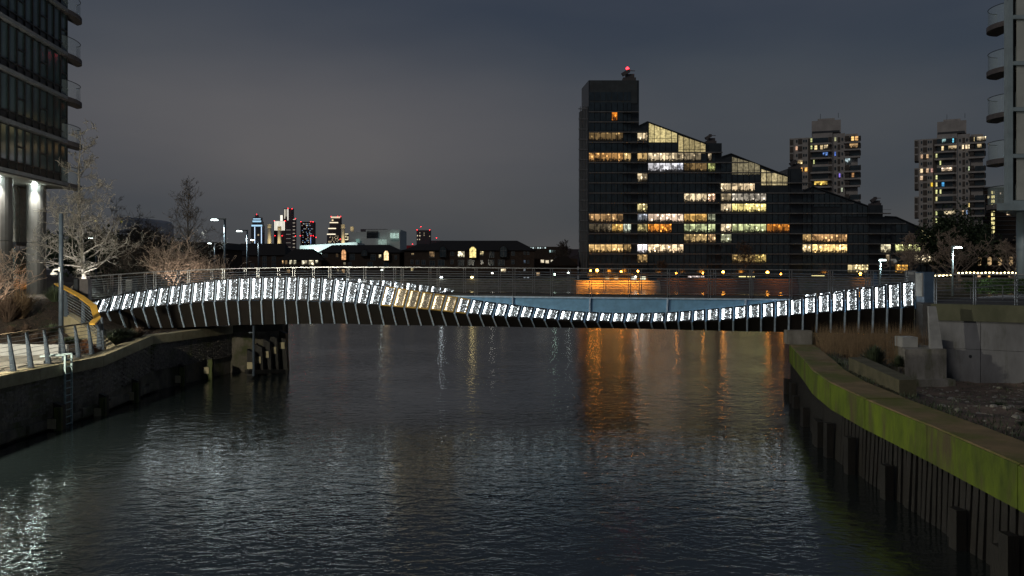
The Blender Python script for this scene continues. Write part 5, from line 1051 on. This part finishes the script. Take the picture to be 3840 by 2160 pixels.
# ------------------------------------------------------------------ trees
def bare_tree(name, label, base, height, spread, seed, m, group=None, trunk_r=.09, lev=4, start=.25, droop=0., nmain=22, up=.55, stems=1, twig=.006, cat='tree', curl=.17, dens=0, bias=1.0):
    rr = random.Random(seed); t = thing(name, label, cat, base, group); tb = MB(); cb_ = MB(); base = Vector(base)
    def branch(p, d, L, r, level):
        n_s = (4 if level < 2 else 3) + (3 if curl > .2 and level == 0 else 0); q = p; dd = d.copy(); pts = [(q, r)]
        for i in range(n_s):
            dd = (dd + Vector((rr.gauss(0, curl), rr.gauss(0, curl), rr.gauss(0, curl * .7) + (.06 - droop * level * .5)))).normalized()
            q2 = q + dd * L / n_s; r2 = max(twig, r * (1 - .75 * (i + 1) / n_s)); cb_.tube(q, q2, max(twig, r * (1 - .75 * i / n_s)), r2, 4 if level == 0 else 3); q = q2; pts.append((q, r2))
        if level < lev - 1:
            k = (rr.randint(3, 5) if level < 1 else rr.randint(2, 4)) + dens
            for _ in range(k):
                f = rr.uniform(.25, 1); i = min(n_s - 1, int(f * n_s)); a = pts[i][0].lerp(pts[i + 1][0], f * n_s - i)
                side = Vector((rr.gauss(0, 1), rr.gauss(0, 1), rr.gauss(.1, .6))).normalized()
                nd = (dd * .7 + side * .75).normalized(); branch(a, nd, L * rr.uniform(.38, .62), max(twig, pts[i][1] * .6), level + 1)
    for sidx in range(stems):
        lean = Vector((rr.gauss(0, .06), rr.gauss(0, .06), 1)) if stems == 1 else Vector((rr.gauss(0, .30), rr.gauss(0, .25), 1)); lean.normalize()
        q = base + (Vector((rr.uniform(-.25, .25), rr.uniform(-.2, .2), 0)) if stems > 1 else Vector()); hgt = height * (1 if stems == 1 else rr.uniform(.6, 1)); n_t = 9; pts = [q]
        for i in range(n_t):
            lean = (lean + Vector((rr.gauss(0, .035), rr.gauss(0, .035), .04))).normalized(); q2 = q + lean * hgt / n_t
            tb.tube(q, q2, max(.012, trunk_r * (1 - i / n_t * .9)), max(.010, trunk_r * (1 - (i + 1) / n_t * .9)), 7); q = q2; pts.append(q)
        nb = nmain if stems == 1 else max(4, nmain // stems)
        for k in range(nb):
            f = start + (1 - start) * ((k + rr.random()) / nb) ** bias; i = min(n_t - 1, int(f * n_t)); a = pts[i].lerp(pts[i + 1], f * n_t - i)
            az = k * 2.4 + rr.uniform(-.5, .5); ww_ = (1 - .75 * (f - start) / (1 - start)); Lb = spread * ww_ * rr.uniform(.65, 1.1)
            d = Vector((math.cos(az), math.sin(az), up + .4 * f)).normalized(); branch(a, d, Lb, max(twig * 1.6, trunk_r * .42 * (1 - f * .6)), 0)
    tb.build('trunk', m, t, smooth=True); cb_.build('crown', m, t)
    return t
def gz(px, D): X = PXX(px, D); return (X, D, bank_z(X, D) - .05)
bare_tree('bare_tree', 'tall bare tree with white lit twisted branches beside the bridge left end', gz(318, 51), 10.2, 3.3, 11, M_bark, 'bare trees on the left bank', .15, 4, .16, .03, 30, .10, twig=.010, curl=.28, dens=1, bias=1.7)
bare_tree('bare_shrub_tree', 'low bare shrub glowing warm at the left edge beside the columns', gz(8, 44), 3.6, 1.7, 12, M_birch, 'bare trees on the left bank', .05, 3, .15, .02, 44, .5, stems=5, twig=.012)
bare_tree('bare_tree', 'slender multi stemmed bare tree behind the left lamp posts', gz(706, 60), 7.6, 3.0, 13, M_darkbark, 'bare trees on the left bank', .09, 4, .12, .0, 40, 1.0, twig=.007)
bare_tree('bare_tree', 'thin upright bare tree between office block and lamp posts', gz(470, 64), 7.2, 2.8, 14, M_darkbark, 'bare trees on the left bank', .06, 4, .15, 0, 30, 1.3, stems=3, twig=.007)
bare_tree('bare_tree', 'faint bare tree just right of the tall white lit tree', gz(400, 60), 6.8, 2.6, 15, M_darkbark, 'bare trees on the left bank', .06, 4, .15, 0, 30, 1.3, stems=3, twig=.007)
bare_tree('bare_shrub_tree', 'spreading pinkish bare shrub under the tallest left lamp post', gz(650, 55), 3.4, 3.0, 16, M_birch, 'bare trees on the left bank', .07, 3, .08, .04, 60, .55, stems=6, twig=.013, curl=.24)
bare_tree('bare_shrub_tree', 'spreading bare shrub reaching right under the second lamp post', gz(770, 57), 3.0, 3.4, 17, M_birch, 'bare trees on the left bank', .07, 3, .08, .04, 60, .5, stems=6, twig=.013, curl=.24)
bare_tree('bare_shrub_tree', 'dense dark bare shrub behind the bridge railing left of lamp posts', gz(520, 58), 3.3, 2.6, 18, M_darkbark, 'bare trees on the left bank', .07, 4, .08, .04, 50, .6, stems=5, twig=.012)
bare_tree('bare_tree', 'hazy bare tree left of the slender lamp side tree', gz(585, 66), 6.0, 3.2, 19, M_darkbark, 'bare trees on the left bank', .07, 4, .1, 0, 44, 1.0, stems=4, twig=.008, dens=1)
bare_tree('bare_tree', 'hazy bare tree in front of the rounded office block', gz(505, 70), 6.4, 3.2, 20, M_darkbark, 'bare trees on the left bank', .07, 4, .1, 0, 44, 1.0, stems=4, twig=.008, dens=1)
# dark evergreen masses far left
def leafy(name, label, base, w, h, n_l, seed, m, trunk=True, group=None, leaf=.3, cat='tree'):
    rr = random.Random(seed); t = thing(name, label, cat, base, group); b_ = MB(); base = Vector(base)
    cl = [(rr.gauss(0, .33) * w, rr.gauss(0, .3) * w, h * (.35 + .5 * rr.random())) for _ in range(14)]
    for k in range(n_l):
        c = rr.choice(cl); p = base + Vector((c[0] + rr.gauss(0, .16) * w, c[1] + rr.gauss(0, .16) * w, max(.1, c[2] + rr.gauss(0, .12) * h)))
        u = Vector((rr.gauss(0, 1), rr.gauss(0, 1), rr.gauss(0, 1))).normalized() * leaf * rr.uniform(.5, 1.2); v = u.cross(Vector((rr.gauss(0, 1), rr.gauss(0, 1), rr.gauss(0, 1)))).normalized() * leaf * .5
        b_.pts([p - u, p + v, p + u, p - v], [(0, 1, 2, 3)])
    b_.build('crown', m, t)
    if trunk: MB().tube(base - Vector((0, 0, .2)), base + Vector((0, 0, h * .6)), .04 * w + .03, .03, 7).build('trunk', M_darkbark, t)
    return t
for i, (px, D, w, h, lb) in enumerate(((390, 130, 13, 7.5, 'dark evergreen tree clump below the rounded office block'), (500, 150, 14, 7.5, 'dark evergreen tree clump left of the thin lamp post'), (610, 160, 13, 7.0, 'dark evergreen tree clump behind the spreading pinkish shrubs'), (300, 120, 10, 6, 'dark evergreen tree clump behind the tall white lit tree'))):
    leafy('evergreen_tree', lb, (PXX(px, D), D, 4.3), w * .6, h, 1500, 30 + i, M_darkgreen, group='dark evergreens on the left bank', leaf=.6)
for i, (px, D, h, w, lb) in enumerate(((2112, 330, 12, 6, 'rounded bare tree on the skyline left of the glass tower'), (1945, 340, 10, 5, 'small bare tree behind the right end of the brown houses'), (3415, 284, 13, 6, 'bare tree in front of the low end of the glass block'))):
    bare_tree('far_bare_tree', lb, (PXX(px, D), D, 4.2), h, w, 40 + i, M_darkbark if i < 2 else M_birch, 'bare trees on the far bank', .22, 4, .22, 0, 30, .6, twig=.055)
for i, (px, D, h, w, lb) in enumerate(((2800, 283, 11, 5, 'bare tree rooted in front of the yellow canopy on the far bank'), (2480, 281, 5, 3, 'small bare tree by the right end of the orange wall'))):
    bare_tree('far_bare_tree', lb, (PXX(px, D), D, 3.6), h, w, 50 + i, M_darkbark, 'bare trees on the far bank', .25, 4, .3, 0, 26, .6, twig=.05)
for i, (px, D, h, w, lb) in enumerate(((3500, 290, 20, 9, 'large dark tree at the foot of the free standing tower'), (3580, 288, 22, 9, 'large dark tree right of the sloping end of the glass block'), (3660, 296, 18, 8, 'large dark tree above the arched church windows'))):
    leafy('dark_tree', lb, (PXX(px, D), D, 4.2), w, h, 4200, 60 + i, M_darkgreen, group='dark trees right of the glass block', leaf=.6)
bare_tree('bare_tree', 'spreading bare tree with warm lit limbs behind the festoon lights', P(3610, 1060, 84), 5.2, 3.4, 71, M_birch, 'bare trees on the right bank', .16, 4, .10, 0, 30, .6, stems=3, twig=.018)
bare_tree('bare_tree', 'warm lit bare tree at the right end of the festoon lights', P(3795, 1068, 78), 5.0, 2.6, 72, M_birch, 'bare trees on the right bank', .16, 4, .15, 0, 26, .8, stems=3, twig=.018)
bare_tree('bare_tree', 'small lit bare tree behind the right end light panels', P(3425, 1060, 90), 4.6, 2.6, 73, M_birch, 'bare trees on the right bank', .12, 4, .2, 0, 24, .7, stems=2, twig=.018)

# ------------------------------------------------------------------ ornamental grasses and shrubs on the left bank
def tuft(name, label, px, D, h, w, m, seed, n_b=240, group='ornamental grasses and shrubs on the left bank', round_=False, base=None, cat='plant'):
    rr = random.Random(seed); bp_ = Vector(base) if base else Vector(gz(px, D)); t = thing(name, label, cat, bp_, group); b_ = MB()
    for k in range(n_b):
        a = rr.uniform(0, 6.283); lean = rr.random() ** .6; L = h * rr.uniform(.55, 1.05)
        if round_: el = rr.uniform(.05, 1.5); d = Vector((math.cos(a) * math.cos(el), math.sin(a) * math.cos(el), math.sin(el))); d = Vector((d.x * w, d.y * w, d.z * h)); p1 = bp_ + d * rr.uniform(.8, 1.0); p0 = bp_ + d * .25
        else: p0 = bp_ + Vector((math.cos(a), math.sin(a), 0)) * w * .18 * rr.random(); p1 = p0 + Vector((math.cos(a) * w * lean, math.sin(a) * w * lean, L * (1 - .35 * lean)))
        mid = p0.lerp(p1, .55) + Vector((0, 0, L * .10)); s = Vector((-math.sin(a), math.cos(a), 0)) * (.018 if not round_ else .02)
        b_.pts([p0 - s, p0 + s, mid + s * .9, mid - s * .9, p1], [(0, 1, 2, 3), (3, 2, 4)])
    b_.build('blades', m, t); return t
tl = [('grass_tuft', 'tall feathery dry grass beside the columns', 75, 43.4, 1.9, 1.1, M_straw, 420, False), ('grass_tuft', 'tall reddish dry grass below the glowing shrub', 28, 42.6, 1.6, 1.2, M_brush, 420, False),
      ('round_shrub', 'small round brown shrub near the left edge of the bank', 40, 41.4, .55, .50, M_brush, 260, True), ('round_shrub', 'round brown shrub in the middle of the bank', 130, 41.3, .60, .55, M_brush, 280, True), ('round_shrub', 'brown shrub right of the round middle shrub', 165, 42.4, .62, .5, M_brush, 260, True), ('round_shrub', 'brown shrub behind the two round shrubs', 95, 42.3, .5, .5, M_brush, 240, True),
      ('green_shrub', 'low green shrub right of the bank centre', 190, 43.4, .55, .8, M_green, 300, False), ('green_shrub', 'green leafy clump left of the yellow kerb', 268, 41.6, .45, .7, M_green, 300, False), ('green_shrub', 'green clump behind the grey camera pole', 236, 41.0, .4, .7, M_green, 260, False),
      ('rust_shrub', 'rusty orange shrub behind the last quay railing post', 338, 39.0, .60, .55, M_rust, 320, True), ('rust_shrub', 'rusty shrub higher up beside the railing post', 322, 40.2, .55, .5, M_rust, 280, True), ('rust_shrub', 'faded brown shrub behind the fourth railing post', 205, 39.6, .5, .5, M_brush, 260, True),
      ('dry_shrub', 'dry brown shrub just above the pale retaining wall', 115, 39.0, .5, .75, M_brush, 260, False), ('dry_shrub', 'dry brown shrub above the retaining wall at left edge', 15, 38.9, .5, .8, M_brush, 260, False), ('dry_shrub', 'dry shrub above the wall near the camera pole', 175, 39.0, .4, .6, M_straw, 220, False),
      ('strap_leaf_plant', 'dense grey green strap leaved plant beside the coping under the bridge', 452, 42.4, .75, 1.0, M_green, 520, False), ('strap_leaf_plant', 'second grey green strap leaved plant by the coping', 420, 41.2, .65, .8, M_green, 420, False), ('dry_shrub', 'reddish dry plant at the end of the strap leaved bed', 515, 43.4, .75, .6, M_brush, 260, False),
      ('leafy_shrub', 'pale leafy shrub at the foot of the columns', 205, 46.5, 1.1, .9, M_green, 260, False), ('dry_shrub', 'straw coloured shrub beside the ramp railing', 258, 45.6, .9, .8, M_straw, 260, False)]
for i, (nm, lb, px, D, h, w, m, n_b, ro) in enumerate(tl): tuft(nm, lb, px, D, h, w, m, 100 + i, n_b, round_=ro)
b = MB(); rr = random.Random(9)
for k in range(6500):
    D = rr.uniform(38.5, 48); X = shore_x(D) - .7 - rr.random() * 10
    z = bank_z(X, D); a = rr.uniform(0, 6.28); l = rr.uniform(.06, .25); s = .012
    p = Vector((X, D, z)); q = p + Vector((math.cos(a) * l, math.sin(a) * l, rr.uniform(.02, .16))); sd_ = Vector((-math.sin(a), math.cos(a), 0)) * s
    b.pts([p - sd_, p + sd_, q], [(0, 1, 2)])
o = b.build('ground_cover', M_brush, kind='stuff'); tag(o, 'dry leaf litter and low ground cover over the planted bank', 'ground cover')
# reeds and bush on the right foreshore
b = MB(); rr = random.Random(21)
for k in range(2600):
    D = rr.uniform(39.5, 45.5); u = rr.random(); X = beam_x(min(D, 43.7)) + 1.35 + u * 5.0
    z = 1.9; h = rr.uniform(1.2, 1.9); p = Vector((X, D, z)); q = p + Vector((rr.gauss(0, .16), rr.gauss(0, .12), h)); s = Vector((.012, 0, 0))
    b.pts([p - s, p + s, q], [(0, 1, 2)])
o = b.build('reeds', mat('dry_reed', (.34, .24, .14), .9, 0, .4, 5, col2=(.17, .12, .07)), kind='stuff'); tag(o, 'pale dry reed bed standing under the right bridge end', 'reeds')
tuft('sedge_bush', 'dark green rounded sedge bush in front of the pale reeds', 0, 0, 1.1, 1.0, M_green, 301, 620, 'plants on the right foreshore', True, (15.7, 37.0, 2.0))
tuft('sedge_bush', 'small green tuft between reeds and concrete pier', 0, 0, .6, .5, M_green, 302, 260, 'plants on the right foreshore', True, (17.4, 38.4, 1.9))
for i, (X, D, lb) in enumerate(((14.6, 24.2, 'green weed tuft near the middle of the muddy foreshore'), (13.0, 21.6, 'green weed tuft close behind the capping beam'), (15.4, 27, 'green weed tuft below the weep holes'), (13.6, 35.5, 'grassy tuft behind the low mossy wall'))):
    tuft('weed_tuft', lb, 0, 0, .16, .3, M_darkgreen, 310 + i, 120, 'plants on the right foreshore', False, (X, D, terr_z(X, D)))
b = MB(); rr = random.Random(44)
for k in range(3200):
    D = rr.uniform(18, 40); X = beam_x(min(D, 43.7)) + 1.25 + abs(rr.gauss(0, .5)) + (rr.random() * 9 if rr.random() < .3 else 0)
    z = terr_z(X, D); a = rr.uniform(0, 6.28); l = rr.uniform(.05, .22); p = Vector((X, D, z - .01)); q = p + Vector((math.cos(a) * l * .6, math.sin(a) * l * .6, l)); sd_ = Vector((-math.sin(a), math.cos(a), 0)) * .014
    b.pts([p - sd_, p + sd_, q], [(0, 1, 2)])
o = b.build('foreshore_grass', M_green, kind='stuff'); tag(o, 'sparse short grass and weeds along the back of the capping beam', 'grass')
b = MB()
for k in range(140):
    D = rr.uniform(20, 37); X = beam_x(D) + 1.8 + rr.random() * 9; b.ball((X, D, terr_z(X, D) + .01), rr.uniform(.05, .14), 6, 4, .55)
o = b.build('rubble', M_conc, kind='stuff', smooth=False); tag(o, 'scattered stones and rubble on the muddy foreshore', 'rubble')
for i, (px, D, w, h, lb) in enumerate(((3770, 58, 1.6, 1.0, 'clipped green hedge lit beside the right lawn'), (3700, 62, 1.6, .8, 'clipped green hedge left of the brighter one'))):
    rr = random.Random(80 + i); t = thing('hedge', lb, 'hedge', P(px, 1118, D)); b = MB(); c = P(px, 1118, D); c.z = 4.66
    for k in range(1500):
        p = c + Vector((rr.uniform(-w, w), rr.uniform(-.6, .6), rr.uniform(0, h))); u = Vector((rr.gauss(0, 1), rr.gauss(0, 1), rr.gauss(0, 1))).normalized() * .07; v = u.cross(Vector((rr.gauss(0, 1), 1, .3))).normalized() * .04
        b.pts([p - u, p + v, p + u, p - v], [(0, 1, 2, 3)])
    b.build('leaves', M_lawn, t)

# ------------------------------------------------------------------ lamp posts, poles, small things
for px, pyh, D, lb, e in ((843, 825, 62, 'tallest lamp post with white head on the left path', 650), (927, 868, 81, 'second white headed lamp post right of the tallest one', 1200), (970, 902, 105, 'third lamp post in front of the blue ringed skyscraper', 200), (805, 915, 120, 'small distant lamp post half hidden in the bare shrubs', 200), (361, 895, 110, 'distant lamp post seen through the tall white lit tree', 150)):
    X = PXX(px, D); zt = PZ(pyh - 4, D); lampicity('street_lamp', lb, 'street lamp', (X, D, 4.2), zt, .75, 'white lamp posts on the left path', M_lampw, M_greypost, e, (.88, 1, .96), -1, .075 if D < 100 else .1, spot=math.radians(150))
cp = thing('camera_pole', 'tall dark grey pole carrying a white dome camera on the quay', 'pole', (PXX(230, 37.4), 37.4, 2.5)); x = PXX(229, 37.4)
MB().tube((x, 37.4, 2.5), (x, 37.4, 8.75), .105, .085, 12).build('mast', M_greypost, cp, smooth=True); MB().box(x - .2, x + .2, 37.25, 37.55, 2.5, 2.54).build('base_plate', M_greypost, cp)
c = P(205, 1030, 37.3); MB().path([P(222, 1010, 37.3), P(202, 1012, 37.3), P(198, 1020, 37.3)], .035, 8).build('bracket', M_white, cp); d_ = MB().tube(c + Vector((-.02, 0, .10)), c + Vector((-.02, 0, .0)), .12, .17, 14).build('camera_housing', M_white, cp); MB().ball(c + Vector((-.02, 0, -.01)), .12, 12, 6, .7).build('dome', M_darksteel, d_, smooth=True)
MB().pbox(219, 224, 1002, 1018, 37.25, .1).build('mount_plate', M_white, cp)
# service pipe hanging under the bridge
pp = thing('mooring_pole', 'grey steel pole with crossbar standing below the bridge by the piles', 'pole', P(951, 1400, 47.6)); MB().tube(P(951, 1410, 47.6), P(951, 1222, 47.6), .07, n=8).build('pole', M_greypost, pp); MB().beam(P(934, 1247, 47.6), P(951, 1247, 47.6), .06, .06).build('crossbar', M_greypost, pp)
# right lamp posts
lampicity('street_lamp', 'pale blue lit short lamp post behind the right railing', 'street lamp', P(3300, 1085, 62), PZ(972, 62), .18, 'lamp posts on the right bank', M_lampw, M_ladder, 700, (.8, .93, 1), 1, .06, spot=math.radians(150))
lampicity('street_lamp', 'tall slender pale lamp post in front of the dark trees at right', 'street lamp', P(3572, 1110, 56), PZ(925, 56), .35, 'lamp posts on the right bank', M_lampw, M_ladder, 500, (.9, .97, 1), 1, .05, spot=math.radians(150))
c2 = thing('camera_pole', 'thin dark pole with white camera behind the right light panels', 'pole', P(3338, 1100, 60)); MB().tube(P(3338, 1100, 60), P(3338, 948, 60), .05, n=6).build('mast', M_darksteel, c2); MB().pbox(3341, 3360, 971, 977, 59.9, .2).build('bracket', M_white, c2); MB().ball(P(3358, 981, 60), .13).build('camera_dome', M_white, c2)
# festoon lights
fs = thing('festoon_lights', 'string of warm yellow bulbs along the far side of the right approach', 'string lights', P(3700, 1022, 70))
pts = [(3438, 1029), (3453, 1030), (3506, 1034), (3512, 1030), (3522, 1034), (3527, 1030), (3536, 1034), (3541, 1031), (3551, 1032), (3565, 1031)] + [(3595 + k * 14.4, 1022.5 + (1.2 if k % 5 in (0, 1) else 0)) for k in range(16)]
for x, y in pts: MB().ball(P(x, y, 70), .075, 8, 5, .8).build('bulb', M_bulb, fs)
MB().path([P(3430, 1028, 70), P(3500, 1032, 70), P(3570, 1030, 70), P(3595, 1021, 70), P(3815, 1021, 70)], .012, 4).build('cable', M_darksteel, fs)
for x in (3590, 3700, 3815): MB().tube(P(x, 1021, 70), P(x, 1076, 70), .03, n=5).build('post', M_darksteel, fs)
# interpretation panel by the left bridge end
ip = thing('sign_board', 'small pale sign board on posts behind the left bridge railing', 'sign', P(480, 1100, 52)); MB().pbox(471, 494, 1050, 1092, 52, .1).build('board', M_concpale, ip); MB().pbox(498, 516, 1043, 1092, 52.2, .12).build('frame_panel', M_darksteel, ip)
g_ = thing('gate_pier', 'grey pillar panel behind the yellow ramp handrail', 'pillar', P(308, 1130, 47)); MB().pbox(292, 330, 1046, 1128, 47, .4).build('pier', M_bal_slab, g_); MB().pbox(277, 291, 1046, 1130, 46.8, .3).build('post', M_darksteel, g_)
# quay lamp: the same family as the path lamps, standing on the paving
lampicity('street_lamp', 'lamp post standing on the quay paving nearest the viewer', 'street lamp', (-21.2, 26.0, 2.5), 8.6, .75, 'white lamp posts on the left path', M_lampw, M_greypost, 10500, (1, .92, .72), 1, .075)
# ground uplights under the shrub and trees
def uplight(lb, px, D, e, col):
    q = Vector(gz(px, D)) + Vector((0, 0, .14)); up = thing('ground_uplight', lb, 'spotlight', q, 'ground spotlights on the left bank')
    MB().tube(q - Vector((0, 0, .2)), q, .09, .11, 10).build('housing', M_darksteel, up); MB().tube(q, q + Vector((0, 0, .01)), .08, .08, 10).build('lens', emit('uplight_%d' % px, col, 8), up)
    Lg = bpy.data.lights.new('uplight_beam', 'SPOT'); Lg.energy = e; Lg.color = col; Lg.spot_size = math.radians(125); Lg.spot_blend = .5; Lg.shadow_soft_size = .06
    lo = bpy.data.objects.new('uplight_beam', Lg); C.objects.link(lo); lo.location = q + Vector((0, 0, .05)); lo.rotation_euler = (math.radians(180), 0, 0)
uplight('small warm ground spotlight under the glowing shrub at left', 10, 43.2, 170, (1, .72, .5))
uplight('small white ground spotlight at the foot of the tall lit tree', 300, 50.2, 430, (1, .97, .90))
uplight('small warm ground spotlight under the spreading pinkish shrub', 660, 54.2, 260, (1, .80, .62))
uplight('small warm ground spotlight under the shrub by second lamp post', 765, 56.2, 260, (1, .80, .62))
# housing block and crane lamps behind the left trees
hb = thing('housing_block', 'long dark housing block with few lit windows behind the left bare trees', 'building', P(480, 1060, 210))
MB().pbox(330, 840, 935, 1075, 210, 14).build('wall', M_houseb, hb); MB().front([(PXX(322, 209), PZ(935, 209)), (PXX(848, 209), PZ(935, 209)), (PXX(820, 209), PZ(908, 209)), (PXX(350, 209), PZ(908, 209))], 209, 226).build('roof', M_roof, hb)
for x, y, w, h, c in ((343, 988, 9, 11, (1, .75, .4, 1.6)), (341, 1008, 9, 12, (1, .6, .3, 1.2)), (367, 1008, 7, 13, (1, .6, .3, 1.2)), (493, 1008, 9, 16, (.8, 1, .7, .6)), (441, 960, 4, 5, (1, .7, .4, .9)), (596, 980, 7, 6, (1, .6, .3, .6)), (480, 945, 4, 5, (1, .8, .5, .3)), (560, 1000, 7, 9, (1, .7, .4, .25)), (400, 975, 6, 8, (1, .7, .4, .3)), (760, 1012, 7, 8, (1, .6, .3, .9)), (741, 1012, 7, 8, (1, .65, .35, .8))):
    ppane('window', M_lit, x, x + w, y, y + h, 209.9, .1, hb, c)
dc = thing('distant_crane', 'distant crane jib with a cluster of red lamps behind the left trees', 'crane', P(586, 960, 900)); MB().tube(P(586, 960, 900), P(586, 921, 900), .8, .6, 5).build('mast', M_darksteel, dc); MB().tube(P(576, 903, 900), P(610, 914, 900), .5, .4, 5).build('jib', M_darksteel, dc)
for x, y, r in ((576, 903, .7), (585, 921, 1.2), (594, 911, .7), (607, 911, .8)): MB().ball(P(x, y, 898), r, 8, 5).build('warning_lamp', M_redlamp, dc)
